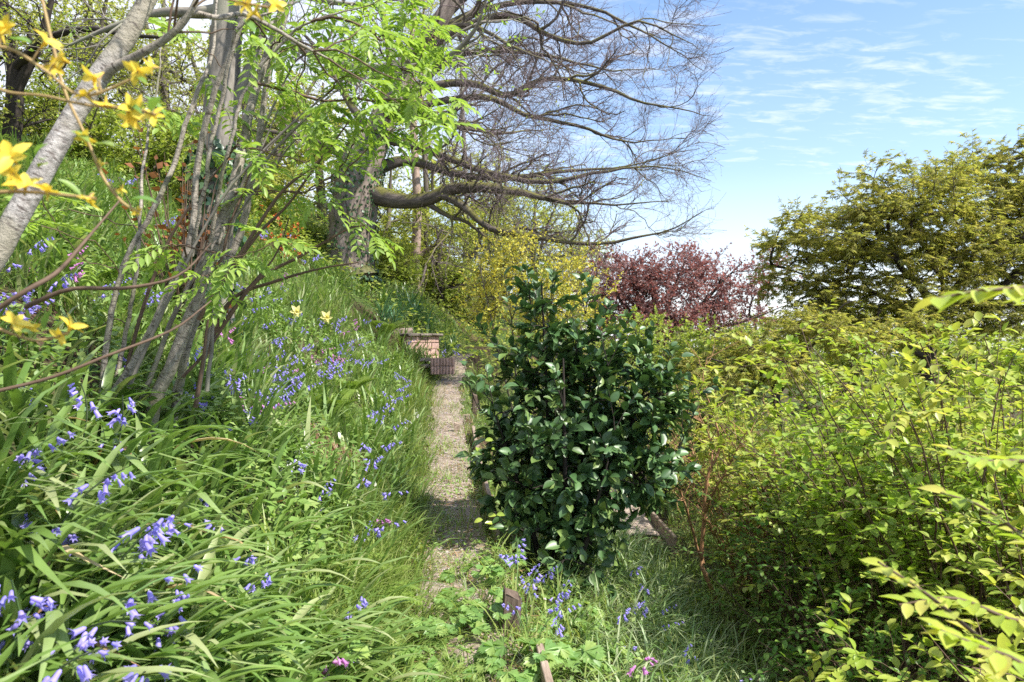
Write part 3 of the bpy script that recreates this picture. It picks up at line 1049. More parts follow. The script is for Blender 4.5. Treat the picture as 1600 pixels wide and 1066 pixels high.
wood_tree(660, 34, 200, 'far grey-green tree seen between the trunks', [LB(640, 290, 34, 130, 110, 3.5)], n=130, rad=.2, size=(.1, .16))
wood_tree(780, 38, 240, 'far thin tree beyond the wood edge', [LB(790, 330, 38, 120, 90, 3.5)], n=120, rad=.2, size=(.1, .16))
wood_tree(330, 28, 40, 'far tree on the hilltop behind the forked stems', [LB(330, 160, 28, 150, 130, 3.5)], n=140, rad=.2, size=(.09, .14))

for (px, Y, top, rx, ry, lab) in ((1180, 34, 500, 90, 30, 'far low tree on the slope just right of the purple tree'), (1330, 30, 480, 110, 50, 'far green tree seen under the maple crown'), (1480, 28, 490, 110, 50, 'far tree beyond the maple trunk'), (1640, 26, 490, 120, 60, 'far tree at the edge of the picture beyond the maple'),
                                (1050, 40, 520, 110, 30, 'far hedge-like tree below the purple crown'), (1250, 60, 510, 140, 22, 'distant tree on the valley side between maple and purple tree'), (1560, 55, 520, 160, 25, 'distant tree across the valley far right')):
    wood_tree(px, Y, top, lab, [LB(px, top + ry, Y, rx, ry, 3.0), LB(px, top + 2.4 * ry, Y, rx * .9, ry * 1.4, 3.0)], m_wood2, n=150, rad=.2, size=(.14, .24), group='trees down the valley', per=10)
# dark tree at the left edge
b = gbase(-7.2, 10.6)
specs = [[(b, .16), (at(18, 230, 10.5), .13), (at(24, 130, 10.4), .11), (at(12, 60, 10.4), .09), (at(0, -40, 10.4), .05)],
         [(at(22, 150, 10.4), .08), (at(60, 70, 10.3), .06), (at(80, 0, 10.2), .04), (at(90, -60, 10.2), .02)],
         [(at(20, 110, 10.4), .06), (at(70, 62, 10.0), .05), (at(140, 45, 9.8), .04), (at(200, 55, 9.6), .03), (at(280, 60, 9.4), .015)]]
cluster_tree('crooked_tree', 'dark crooked tree at the top of the bank behind the azalea', 'tree', b, specs, [LB(60, 60, 10.4, 110, 90, 1.6), LB(20, 170, 10.4, 60, 40, 1)], 120, m_wood, b_dark, LEAF4, 5, (.2, .5), 8, (.045, .075), .7, .1, tr=.004, rt=.007)

# undergrowth shrubs at the edge of the wood and along the crest
for (px, py, Y, rx, ry, rd, lab, mt) in (
        (600, 420, 19.5, 60, 50, 1.0, 'bushy shrub right behind the foot of the big trunk', m_wood2),
        (695, 445, 21.5, 60, 45, 1.2, 'dark green shrub behind the twisted tree', m_wood2),
        (665, 405, 23.0, 55, 55, 1.2, 'light green shrub between the pink trunk and the twisted tree', m_wood),
        (765, 400, 22.5, 60, 60, 1.2, 'loose olive shrub left of the yellow shrub', m_wood),
        (470, 400, 17.0, 60, 40, .9, 'leafy shrub on the bank left of the big trunk', m_wood2),
        (250, 220, 14.0, 90, 50, 1.0, 'tangled twiggy shrub on the crest between the grey stems', m_wood2),
        (110, 190, 12.5, 80, 50, .9, 'low shrub on the crest under the crooked tree', m_wood2),
        (395, 300, 16.0, 70, 55, .9, 'small-leaved shrub on the crest right of the ivy trunk', m_wood),
        (330, 290, 13.0, 60, 45, .8, 'twiggy shrub behind the ivy-footed trunk', m_wood2),
        (860, 470, 19.0, 70, 60, 1.1, 'green shrub behind the yellow shrub', m_wood2),
        (1000, 540, 17.0, 90, 50, 1.2, 'olive shrub below the purple tree', m_wood2),
        (1090, 560, 13.5, 70, 45, 1.0, 'grey-green shrub below the purple tree beside the maple', m_wood2)):
    c, r = LB(px, py, Y, rx, ry, rd)
    b = gbase(c[0], Y)
    specs = [[(b + np.array([rnd(-.2, .2), rnd(-.2, .2), 0]), .03), ((b + c) / 2 + np.array([dx * .4, rnd(-.3, .3), 0]), .022), (c + np.array([dx, rnd(-.4, .4), .2]), .008)] for dx in (-.6, -.1, .3, .7)]
    cluster_tree('wood_edge_shrub', lab, 'shrub', b, specs, [(c, r), (np.array([c[0], c[1], (c[2] + b[2]) / 2]), r * np.array([.9, .9, 1]))], 110, mt, b_mid, LEAF2, 6, (.2, .55), 12, (.065, .11), .7, .1, .4, .006, .7, 'shrubs at the wood edge', .05, tr=.004)

# tall pinkish trunk and its far companions
for (px, Y, d, top, lab, bk) in ((649, 20.5, 15, -60, 'tall straight pinkish trunk rising behind the big bare tree', b_pine), (664, 22.5, 9, -20, 'thin dark trunk just beside the tall pinkish trunk', b_mid),
                                 (727, 24, 8, 60, 'thin straight pole-like trunk above the yellow shrub', b_grey)):
    x = (px - 800) / F * Y
    b = gbase(x, Y, .1)
    r = d / 2 / F * Y
    specs = [[(b, r * 1.2), (at(px - 1, 420, Y), r), (at(px + 3, 330, Y), r * .9), (at(px - 2, 220, Y), r * .8), (at(px - 6, 100, Y), r * .6), (at(px, top, Y), r * .3)]]
    if bk is b_pine:
        specs.append([(at(px + 4, 403, Y), r * .55), (at(px + 16, 392, Y), r * .5), (at(px + 34, 380, Y - .2), r * .35), (at(px + 40, 372, Y - .2), r * .2)])
    cluster_tree('tall_tree', lab, 'tree', b, specs, [LB(px - 5, 70, Y, 60, 120, 1.6)], 60, m_wood, bk, LEAF2, 5, (.3, .7), 5, (.06, .1), .6, .1, tr=.005, group='tall straight trunks', rt=.007)

# twisted small tree
Y = 21
b = gbase((686 - 800) / F * Y, Y)
specs = [[(b, .14), (at(687, 455, Y), .11), (at(690, 440, Y), .09), (at(684, 415, Y), .07), (at(688, 390, Y), .05), (at(680, 350, Y), .02)],
         [(at(690, 450, Y), .07), (at(705, 445, Y), .06), (at(722, 425, Y), .05), (at(735, 405, Y), .03), (at(748, 380, Y), .015)],
         [(at(689, 452, Y), .06), (at(715, 446, Y), .045), (at(745, 444, Y), .03), (at(775, 432, Y), .015)],
         [(at(683, 420, Y), .05), (at(672, 400, Y), .035), (at(664, 375, Y), .015)]]
cluster_tree('twisted_tree', 'small dark twisted tree among the undergrowth left of the yellow shrub', 'tree', b, specs, [LB(700, 390, Y, 60, 45, 1.5)], 70, m_wood, b_dark, LEAF2, 5, (.25, .6), 5, (.05, .08), .6, .0, tr=.005)

# yellow shrub
Y = 12.6
c, r = LB(835, 455, Y, 105, 75, .9)
b = gbase(c[0] - .2, Y)
specs = [[(b + np.array([dx * .15, rnd(-.2, .2), 0]), .025), (b * .4 + c * .6 + np.array([dx * .7, rnd(-.3, .3), 0]), .016), (c + np.array([dx * 1.2, rnd(-.4, .4), .5]), .006)] for dx in (-.8, -.4, 0, .35, .75)]
cluster_tree('yellow_shrub', 'bright yellow flowering shrub behind the holly', 'shrub', b, specs,
             [(c, r), LB(770, 430, Y, 45, 55, .6), LB(905, 455, Y, 45, 60, .6), LB(800, 395, Y, 45, 35, .5), LB(760, 500, Y, 40, 40, .5)], 170, m_yellow, b_mid, LEAF4, 6, (.2, .6), 8, (.045, .075), 1.2, .0, .5, .005, .9, None, .12, tr=.003)

# purple tree
Y = 24
b = gbase(at(1030, 560, Y)[0], Y)
specs = [[(b, .22), (at(1030, 530, Y), .17), (at(1025, 480, Y), .12), (at(1015, 420, Y), .05)],
         [(at(1032, 540, Y), .11), (at(985, 490, Y), .09), (at(950, 430, Y), .06), (at(945, 395, Y), .03)],
         [(at(1032, 535, Y), .11), (at(1075, 500, Y), .08), (at(1120, 450, Y), .05), (at(1160, 410, Y), .02)],
         [(at(1030, 520, Y), .09), (at(1050, 460, Y), .06), (at(1070, 410, Y), .03)],
         [(at(1032, 545, Y), .09), (at(1100, 520, Y), .06), (at(1170, 500, Y), .03), (at(1220, 480, Y), .015)]]
cluster_tree('purple_tree', 'purple-leaved tree on the skyline between the holly and the maple', 'tree', b, specs,
             [LB(960, 445, Y, 70, 60, 2), LB(1045, 450, Y, 85, 62, 2.2), LB(1110, 470, Y, 60, 50, 1.6), LB(1030, 510, Y, 100, 40, 2.2), LB(1090, 415, Y, 50, 30, 1.2), (*LB(1185, 450, Y, 50, 65, 1.2), .75), LB(950, 500, Y, 45, 50, 1.5)],
             460, m_plum, b_dark, LEAF4, 8, (.25, .7), 12, (.075, .125), .8, .0, .5, .007, .9, None, .06, tr=.005)

# ------------------------------------------------------------------ maple on the right
Y = 11.5
b = gbase(at(1450, 600, Y)[0], Y)
specs = [[(b, .17), (at(1452, 640, Y), .13), (at(1450, 560, Y), .11), (at(1462, 500, Y), .085), (at(1440, 450, Y), .06), (at(1405, 415, Y - .2), .045), (at(1390, 370, Y - .3), .03), (at(1385, 320, Y - .4), .012)],
         [(at(1450, 550, Y), .08), (at(1420, 490, Y), .06), (at(1360, 455, Y + .1), .04), (at(1290, 440, Y + .2), .025), (at(1230, 420, Y + .3), .01)],
         [(at(1462, 500, Y), .07), (at(1500, 440, Y + .2), .055), (at(1530, 380, Y + .4), .04), (at(1560, 310, Y + .5), .025), (at(1580, 250, Y + .6), .01)],
         [(at(1455, 540, Y), .07), (at(1530, 480, Y - .3), .05), (at(1600, 420, Y - .5), .035), (at(1680, 370, Y - .6), .015)],
         [(at(1450, 560, Y), .06), (at(1390, 530, Y - .6), .045), (at(1310, 510, Y - 1), .03), (at(1230, 510, Y - 1.3), .012)]]
cluster_tree('maple_tree', 'broad Japanese maple with bronze-green feathery leaves against the sky', 'tree', b, specs,
             [LB(1400, 318, Y - .2, 95, 66, 1.3), LB(1335, 375, Y, 110, 65, 1.4), LB(1245, 372, Y + .2, 52, 36, .8), LB(1235, 430, Y + .1, 50, 35, .8), LB(1460, 400, Y - .2, 110, 70, 1.5), LB(1545, 370, Y + .2, 90, 80, 1.4), LB(1565, 268, Y + .5, 65, 60, 1.0), LB(1480, 300, Y, 60, 35, .8),
              LB(1300, 455, Y, 80, 35, 1.2), LB(1640, 360, Y - .4, 80, 120, 1.5), LB(1550, 480, Y - .4, 90, 40, 1.4), LB(1420, 475, Y - .3, 90, 28, 1.2), LB(1320, 490, Y - .2, 70, 24, 1.0)],
             640, m_maple, b_dark, PALM, 7, (.18, .5), 9, (.065, .11), .22, .30, .5, .0055, .35, None, -.03, tr=.003)
Y = 9.8
b = gbase(at(1215, 600, Y)[0], Y)
specs = [[(b, .07), (at(1215, 640, Y), .05), (at(1200, 580, Y), .04), (at(1180, 540, Y), .02), (at(1150, 520, Y), .008)],
         [(at(1213, 620, Y), .04), (at(1250, 560, Y), .03), (at(1290, 520, Y), .01)], [(at(1213, 620, Y), .03), (at(1160, 580, Y - .3), .02), (at(1110, 560, Y - .5), .008)]]
cluster_tree('low_maple', 'low mounded feathery maple below the big maple, over the golden shrubs', 'shrub', b, specs,
             [LB(1262, 512, Y, 62, 26, .8), LB(1180, 545, Y - .2, 55, 26, .7), LB(1108, 585, Y - .3, 42, 24, .6), LB(1335, 525, Y, 55, 22, .7), LB(1225, 575, Y - .4, 60, 22, .6), LB(1420, 515, Y + .3, 50, 22, .7)], 150, m_maple, b_dark, PALM, 7, (.15, .4), 9, (.055, .09), .2, .35, .5, .004, .35, None, -.04, tr=.0025)


# ------------------------------------------------------------------ golden shrubs on the right
def arching_shrub(name, label, bx, by, h, spread, nst, leafm, bark, size=(.035, .055), side=10, per=7, t0=.35, tpl=LEAF8, limit=250, aim=(0, 0), arch=-.085, tw=(.3, .75), group='golden shrubs on the slope', leaf_t=.1, thick=.010):
    b = gbase(bx, by)
    root = thing(name, label, 'shrub', b, group)
    a = rnd(0, 2 * np.pi, nst)
    rr = np.sqrt(rnd(0, 1, nst))
    S = b + np.stack([np.cos(a) * rr * .22 * spread, np.sin(a) * rr * .22 * spread, np.zeros(nst)], -1)
    S[:, 2] = ground(S[:, 0], S[:, 1]) - .03
    D = np.stack([np.cos(a) * rr * spread / h * 1.15 + aim[0], np.sin(a) * rr * spread / h * 1.15 + aim[1], np.ones(nst)], -1)
    P = grow(S, D, rnd(.8, 1.2, nst) * h * 1.08, 9, .09, arch)
    far = np.linalg.norm((P[:, -1] - b)[:, :2], axis=1) < spread * 1.55
    P = P[far]
    R = np.linspace(thick, .0025, 10)[None] * rnd(.6, 1.3, len(P))[:, None]
    S2, D2, r2, t2 = kids(P, R, side, t0, 1.0, 1.0, .2, .5)
    P2 = grow(S2, D2, rnd(tw[0], tw[1], len(S2)) * (1.2 - .5 * t2), 4, .14, -.02)
    P2[:, :, 2] = np.maximum(P2[:, :, 2], ground(P2[:, :, 0], P2[:, :, 1]) + .05)
    part('stems', [tubes(P, R, 5)], bark, root)
    part('twigs', [tubes(P2, np.tile(np.linspace(.0028, .0012, 5), (len(P2), 1)), 3)], bark, root, kind='stuff')
    M, Sx, tl = leaves_on(P2, per, leaf_t, 1.0, 1.1, size, .25, .12, .08, True)
    M2, S3, tl2 = leaves_on(P, 5, .6, 1.0, 1.0, size, .5, .4, .05, True)
    M, Sx = np.concatenate([M, M2]), np.concatenate([Sx, S3])
    tt = np.concatenate([np.repeat(t2, per) * .65 + .35 * tl, tl2])     # young growth at the shoot ends is the yellowest
    yng = tt + rng.normal(size=len(tt)) * .10 > .60
    if leafm is m_gold:
        leaf_objects(root, M[yng], Sx[yng], tpl, m_gold, limit // 2, 'young_leaf', 'young_leaves', rest_tpl=LEAF4W)
        leaf_objects(root, M[~yng], Sx[~yng], tpl, m_gold2, limit // 2, rest_tpl=LEAF4W)
    else:
        leaf_objects(root, M, Sx, tpl, leafm, limit, rest_tpl=LEAF4W)
    return root


G = 'golden shrubs on the slope'
arching_shrub('golden_shrub', 'golden-leaved arching shrub filling the lower corner beside the camera', 2.85, 2.9, 2.15, 1.0, 50, m_gold, b_shoot, (.055, .085), 10, 14, .50, arch=-.09, limit=300)
arching_shrub('golden_shrub', 'lime-golden shrub in the middle of the thicket, right of the lower path', 2.90, 4.7, 2.55, 1.0, 110, m_gold, b_shoot, (.055, .085), 10, 15, .42, limit=300)
arching_shrub('golden_shrub', 'golden shrub at the edge of the picture below the maple', 3.85, 4.9, 2.6, 1.1, 100, m_gold, b_shoot, (.055, .085), 10, 15, .45, limit=200)
arching_shrub('golden_shrub', 'tall golden shrub in front of the low maple', 3.1, 6.4, 2.4, 1.15, 120, m_gold, b_shoot, (.055, .085), 10, 15, .32, limit=200)
arching_shrub('golden_shrub', 'yellow-topped shrub behind the others, under the big maple', 4.5, 6.8, 2.8, 1.3, 110, m_gold, b_shoot, (.06, .09), 10, 14, .38, limit=150)
arching_shrub('golden_shrub', 'golden shrub farthest down the slope, below the maple trunk', 5.9, 8.2, 3.3, 1.5, 100, m_gold, b_shoot, (.06, .09), 10, 14, .38, limit=80)
arching_shrub('golden_shrub', 'golden shrub between the low maple and the thicket', 3.5, 8.5, 2.0, 1.1, 110, m_gold, b_shoot, (.055, .085), 10, 14, .28, limit=120)
GG = 'green shrubs by the lower path'
arching_shrub('green_shrub', 'fresh green twiggy shrub beside the lower path with reddish stems', 2.55, 7.6, 1.7, .75, 80, m_gold2, b_red, (.03, .046), 13, 9, .22, limit=150, group=GG)
arching_shrub('green_shrub', 'low green leafy shrub in the shade at the foot of the thicket', 2.3, 5.4, 1.35, .60, 60, m_shade, b_shoot, (.036, .056), 9, 12, .2, limit=200, group=GG)
arching_shrub('green_shrub', 'low green bush in the bottom corner under the golden leaves', 2.2, 4.0, 1.0, .55, 40, m_shade, b_shoot, (.036, .056), 9, 12, .2, limit=200, group=GG)
arching_shrub('green_shrub', 'pale green bush behind the holly along the lower path', 1.35, 10.4, 1.6, 1.0, 60, m_gold2, b_shoot, (.035, .05), 12, 9, .1, limit=120, group=GG)
arching_shrub('green_shrub', 'yellowish green bush farther down the slope behind the holly', 1.6, 13.2, 2.1, 1.3, 60, m_gold2, b_shoot, (.045, .065), 12, 9, .1, limit=80, group=GG)
arching_shrub('green_shrub', 'green bush beside the far end of the lower path', 2.9, 11.5, 2.3, 1.3, 60, m_gold2, b_shoot, (.045, .065), 12, 9, .1, limit=80, group=GG)

# bare orange-brown stems standing in front of the thicket
b = gbase(1.93, 6.3)
root = thing('bare_stemmed_shrub', 'leggy shrub with bare orange-brown stems by the lower path', 'shrub', b)
specs = [[(b, .022), (at(1105, 905, 6.3), .019), (at(1098, 870, 6.35), .018), (at(1103, 800, 6.4), .017), (at(1108, 745, 6.4), .014), (at(1125, 705, 6.5), .011), (at(1120, 660, 6.5), .008), (at(1100, 600, 6.5), .006), (at(1110, 560, 6.5), .003)],
         [(at(1099, 880, 6.35), .014), (at(1085, 840, 6.3), .012), (at(1072, 790, 6.2), .010), (at(1055, 745, 6.1), .007), (at(1040, 700, 6.0), .003)],
         [(at(1103, 800, 6.4), .012), (at(1118, 770, 6.2), .009), (at(1150, 720, 6.1), .006), (at(1170, 680, 6.0), .003)],
         [(at(1108, 760, 6.4), .010), (at(1085, 720, 6.5), .008), (at(1075, 690, 6.6), .004)],
         [(at(1112, 730, 6.4), .010), (at(1110, 690, 6.5), .008), (at(1090, 655, 6.6), .005), (at(1070, 640, 6.7), .002)]]
TPs, TRs = trunk_paths(specs, 22)
TPs[:, 1:] += np.cumsum(rng.normal(size=TPs[:, 1:].shape) * .004, 1)
for q in range(len(TPs)):
    part('stem', [tubes(TPs[q], TRs[q], 7)], b_red, root)
S, D, r_, t_k = kids(TPs, TRs, 16, .3, 1.0, 1.0)
tw = grow(S, D, rnd(.15, .5, len(S)), 5, .22, .03)
part('twigs', [tubes(tw, np.tile(np.linspace(.004, .0012, 6), (len(tw), 1)), 4)], b_red, root, kind='stuff')
M, S = leaves_on(tw, 5, .2, 1, 1.0, (.02, .034), .5, .5)
part('leaves', [inst(LEAF4[0], LEAF4[1], M, S)], m_gold2, root, kind='stuff')

# near shoots of the golden shrub, reaching into the picture from the right
root = thing('golden_shoots', 'out-of-focus golden leafy shoots reaching in from the picture edge', 'shrub', gbase(1.75, 1.35))
bb = np.array(root.location)
near = [[(bb, .010), (at(1720, 1200, 1.35), .008), (at(1640, 1090, 1.3), .006), (at(1540, 1005, 1.28), .004), (at(1450, 930, 1.27), .003), (at(1372, 878, 1.26), .0015)],
        [(bb + .03, .010), (at(1750, 1150, 1.4), .008), (at(1660, 1000, 1.42), .005), (at(1570, 965, 1.42), .004), (at(1490, 935, 1.42), .003), (at(1405, 945, 1.42), .0015)],
        [(bb + .05, .010), (at(1800, 900, 1.2), .008), (at(1740, 620, 1.1), .006), (at(1650, 470, 1.06), .004), (at(1560, 452, 1.04), .003), (at(1455, 468, 1.03), .0015)],
        [(bb + .02, .010), (at(1790, 1000, 1.5), .008), (at(1700, 780, 1.45), .005), (at(1620, 725, 1.42), .004), (at(1540, 720, 1.42), .003), (at(1480, 700, 1.42), .0015)],
        [(bb + .04, .010), (at(1760, 1150, 1.6), .008), (at(1660, 900, 1.55), .005), (at(1600, 840, 1.5), .004), (at(1530, 790, 1.5), .003), (at(1470, 770, 1.5), .0015)],
        [(bb + .01, .010), (at(1740, 1200, 1.1), .008), (at(1680, 1120, 1.1), .006), (at(1600, 1040, 1.1), .004), (at(1530, 1010, 1.1), .003), (at(1470, 985, 1.1), .0015)]]
TPs, TRs = trunk_paths(near, 30)
ns_ = [part('stem', [tubes(TPs[q], TRs[q], 6)], b_shoot, root) for q in range(len(TPs))]
lf = mk('leaf', [leaf_mesh(.50, .10, -.12, 4, .92)], m_goldnear)
for q in range(len(TPs)):
    for t in np.linspace(.40, 1.0, 14):
        k = int(t * 28)
        p = TPs[q][k]
        T = nrm(TPs[q][k + 1] - TPs[q][k])
        sd = nrm(np.cross(T, [0, 0, 1]))
        for s in (-1, 1):
            ax = nrm(T * .6 + sd * s * rnd(.6, 1.0) + np.array([0, 0, rnd(-.35, .15)]))
            Mx = frames(ax[None], (np.array([0, 0, 1.]) + .35 * rdir(1)[0])[None], np.array([rnd(.040, .062)]))[0]
            link('leaf', lf, ns_[q], basis=basis4(Mx, p - bb))

# ------------------------------------------------------------------ holly
Y = 5.45
b = gbase(.38, Y)
root_specs = [[(b + np.array([dx * .12, dy * .1, 0]), .026), (b * .5 + tp * .5 + np.array([dx * .05, dy * .2, 0]), .018), (tp, .006)] for dx, dy, tp in (
    (-.5, 0, at(846, 440, Y)), (.2, -.3, at(880, 560, Y - .3)), (.8, .2, at(1010, 600, Y)), (-.9, -.2, at(775, 650, Y - .1)), (.3, .4, at(930, 540, Y + .3)), (.5, -.5, at(950, 720, Y - .4)))]
hl = [LB(850, 490, Y, 38, 62, .25), LB(852, 580, Y, 75, 70, .4), LB(935, 570, Y, 60, 65, .4), LB(1005, 620, Y, 62, 75, .4), LB(870, 690, Y - .05, 110, 110, .62), LB(955, 700, Y, 85, 100, .55), LB(785, 700, Y, 36, 85, .3),
      LB(885, 830, Y - .1, 90, 85, .55), LB(1000, 740, Y, 40, 60, .35), LB(830, 780, Y, 75, 80, .5)]
root, M, S, tw = cluster_tree('holly_bush', 'dark glossy broad-leaved holly bush standing beside the path', 'shrub', b, root_specs, hl, 300, m_holly, b_dark, LEAF8, 3, (.12, .26), 8, (.065, .115), .9, .05, .75, .0035, .7, None, .10, ang=1.1, tr=.0028, want=True)
top_pts = np.array([at(800, 470, Y), at(915, 462, Y), at(928, 500, Y), at(962, 512, Y), at(1012, 530, Y), at(1040, 560, Y - .1), at(1068, 640, Y), at(1050, 700, Y - .1), at(750, 610, Y - .4), at(1075, 610, Y), at(830, 452, Y), at(862, 446, Y), at(790, 540, Y), at(985, 545, Y), at(900, 520, Y - .2), at(950, 540, Y - .3), at(1030, 590, Y - .2), at(1060, 670, Y - .2), at(770, 600, Y - .3), at(1040, 740, Y - .2), at(880, 600, Y - .5), at(960, 640, Y - .5), at(830, 680, Y - .55)])
St = np.repeat(top_pts, 2, 0)
D = np.tile([.05, 0, 1.], (len(St), 1)) + .55 * rdir(len(St)) + .5 * nrm(St - at(890, 700, Y))
sh = grow(St - np.array([0, 0, .14]), D, rnd(.22, .40, len(St)), 4, .1, .05)
for q in range(len(sh)):
    part('shoot', [tubes(sh[q], np.linspace(.004, .0015, 5), 5)], b_dark, root)
Ms, Ss = leaves_on(sh, 7, .25, 1, 1.1, (.07, .105), .7, .9)
HOLLY = leaf_mesh(.60, .16, -.14, 6, .88, .010)
hc = np.array([at(890, 690, Y)])
od_ = nrm(S - hc)
M = frames(M[:, :, 1] + .25 * od_ * np.linalg.norm(M[:, :, 1], axis=1, keepdims=True), od_ * .9 + np.array([0, 0, .8]) + .45 * rdir(len(S)), np.linalg.norm(M[:, :, 1], axis=1))
leaf_objects(root, np.concatenate([M, Ms]), np.concatenate([S, Ss]), HOLLY, m_holly, 300, cell=14)
# young yellow-green leaves low at the path side
me = mk('young_leaf', [HOLLY], m_hollynew)
for (px, py) in ((758, 688), (748, 700), (768, 702), (762, 806), (770, 818), (754, 812), (776, 804), (764, 826)):
    p = at(px, py, 4.95)
    Mx = frames(rdir(1) * np.array([1, 1, .4]), np.array([[0, -.7, .8]]), np.array([.06]))[0]
    link('young_leaf', me, root, basis=basis4(Mx, p - b))

# ------------------------------------------------------------------ rowan stems on the left
RB = gpt(190, 690)
root = thing('rowan_tree', 'multi-stemmed rowan with slender grey stems and fresh feathery leaves', 'tree', RB)
y0 = float(RB[1])


def st(*pts):
    return [(at(px, py, Y), d / 2 / F * Y) for px, py, Y, d in pts]


g0 = lambda px, Y: (lambda x: 533 - (float(ground(x, Y)) - .05 - CAMZ) / Y * F)((px - 800) / F * Y)
RK = .68
rs = [
    st((228, g0(228, y0 + .1), y0 + .1, 34), (243, 630, y0 + .1, 31), (272, 560, y0 + .1, 29), (312, 458, y0 + .1, 27), (346, 350, y0 + .1, 25), (372, 250, y0 + .15, 22), (392, 150, y0 + .2, 19), (425, 55, y0 + .2, 16), (455, -50, y0 + .2, 13), (490, -180, y0 + .2, 8), (520, -300, y0 + .2, 3)),
    st((148, g0(148, y0), y0, 22), (178, 615, y0, 20), (232, 530, y0, 19), (276, 438, y0, 17), (302, 360, y0, 15), (308, 260, y0, 14), (326, 160, y0 - .05, 13), (362, 60, y0 - .1, 12), (395, -30, y0 - .1, 10), (430, -150, y0 - .1, 5)),
    st((152, g0(152, y0 + .1), y0 + .1, 15), (163, 580, y0 + .12, 14), (178, 470, y0 + .15, 13), (203, 392, y0 + .15, 12), (240, 318, y0 + .15, 12), (272, 240, y0 + .2, 11), (300, 150, y0 + .2, 10), (322, 80, y0 + .25, 8), (330, -20, y0 + .25, 5)),
    st((172, g0(172, y0 + .25), y0 + .25, 11), (192, 530, y0 + .3, 10), (206, 440, y0 + .3, 9), (215, 330, y0 + .3, 8), (222, 225, y0 + .35, 6), (236, 120, y0 + .4, 4), (240, 40, y0 + .4, 2)),
    st((260, g0(260, y0 + .3), y0 + .3, 20), (300, 520, y0 + .3, 18), (345, 430, y0 + .35, 17), (382, 330, y0 + .4, 16), (396, 230, y0 + .4, 15), (410, 140, y0 + .4, 13), (440, 40, y0 + .4, 11), (480, -60, y0 + .4, 7)),
    st((290, 480, y0 + .05, 10), (330, 380, y0, 9), (360, 240, y0 - .1, 8), (380, 170, y0 - .1, 8), (420, 110, y0 - .15, 7), (480, 60, y0 - .2, 5), (560, 40, y0 - .2, 3)),
    st((300, 400, y0 - .02, 8), (318, 300, y0 - .1, 9), (330, 210, y0 - .1, 9), (352, 120, y0 - .15, 9), (372, 40, y0 - .2, 9), (420, 20, y0 - .2, 6), (470, 0, y0 - .2, 3)),
]
TPs, TRs = trunk_paths(rs, 40)
TRs = TRs * RK
TPs[:, 2:] += np.cumsum(rng.normal(size=TPs[:, 2:].shape) * .0035, 1)
for q in range(len(TPs)):
    part('stem', [lumpy(tubes(TPs[q], TRs[q], 10), .0012, 60)], b_rowan, root)
ros = [(430, 60), (470, 40), (500, 20), (540, 30), (560, 60), (600, 20), (640, 15), (670, 40), (690, 70), (620, 60), (580, 100), (520, 90), (470, 100), (430, 110), (560, 130), (610, 130), (640, 160), (690, 175), (700, 150),
       (500, 150), (450, 150), (410, 190), (440, 210), (490, 200), (540, 190), (570, 170), (600, 200), (540, 250), (570, 240), (620, 190), (480, 260), (510, 290), (455, 310), (410, 130), (395, 60), (390, 240), (420, 260), (580, 360),
       (555, 345), (650, 30), (680, 200), (660, 140), (320, 120), (300, 60), (270, 170), (335, 230), (182, 420), (140, 418), (60, 350), (40, 362), (312, 430), (325, 445), (205, 345), (255, 385), (350, 165), (60, 305), (530, 10), (580, 0),
       (630, -10), (460, 10), (420, 10), (660, 100), (625, 100), (530, 130), (595, 160), (515, 230), (470, 300), (110, 330), (100, 560), (30, 640), (360, 400), (390, 300), (440, 380), (540, 60), (590, 60), (490, 70), (650, 70), (570, 20), (610, 90), (640, 120), (500, 180), (555, 210), (450, 60), (520, 50)]
tg = np.array([at(px + rnd(-8, 8), py + rnd(-8, 8), y0 + rnd(-.35, .55)) for px, py in ros])
nodes = TPs[:, 8:].reshape(-1, 3)
tang = nrm(np.gradient(TPs, axis=1))[:, 8:].reshape(-1, 3)
P, R = greedy(nodes, tang, tg, 9, .0022, .45, .04, pw=.42, zpen=.9)
rb_ = [part('branch', [tubes(P[q], R[q], 6)], b_shoot, root) for q in range(len(P))]
# long thin shoots without leaves
ls_ = trunk_paths([st((-20, 615, 1.9, 7), (80, 590, 1.95, 6), (170, 555, 2.0, 5), (270, 515, 2.1, 4), (330, 470, 2.2, 2)), st((40, 480, 2.1, 8), (110, 452, 2.1, 7), (200, 450, 2.15, 6), (280, 430, 2.2, 4), (330, 380, 2.3, 2)),
                   st((-30, 500, 1.3, 8), (40, 455, 1.3, 8), (90, 425, 1.35, 7), (130, 380, 1.4, 5), (190, 310, 1.5, 2)), st((340, 520, y0 + .2, 8), (400, 440, y0 + .2, 6), (470, 400, y0 + .2, 5), (540, 360, y0 + .2, 3), (570, 352, y0 + .2, 2)),
                   st((320, 560, y0 + .25, 7), (360, 470, y0 + .3, 6), (430, 440, y0 + .3, 5), (500, 420, y0 + .3, 3), (560, 410, y0 + .3, 2)), st((310, 500, y0, 7), (380, 390, y0, 6), (440, 300, y0, 5), (500, 250, y0, 4), (545, 190, y0, 2)),
                   st((330, 470, y0 + .1, 6), (400, 370, y0 + .1, 5), (450, 320, y0 + .1, 4), (510, 240, y0 + .1, 3), (560, 220, y0 + .1, 2)), st((285, 590, y0 + .2, 6), (330, 540, y0 + .25, 5), (380, 460, y0 + .3, 4), (430, 400, y0 + .3, 3), (455, 330, y0 + .3, 1.5))], 16)
extra = []
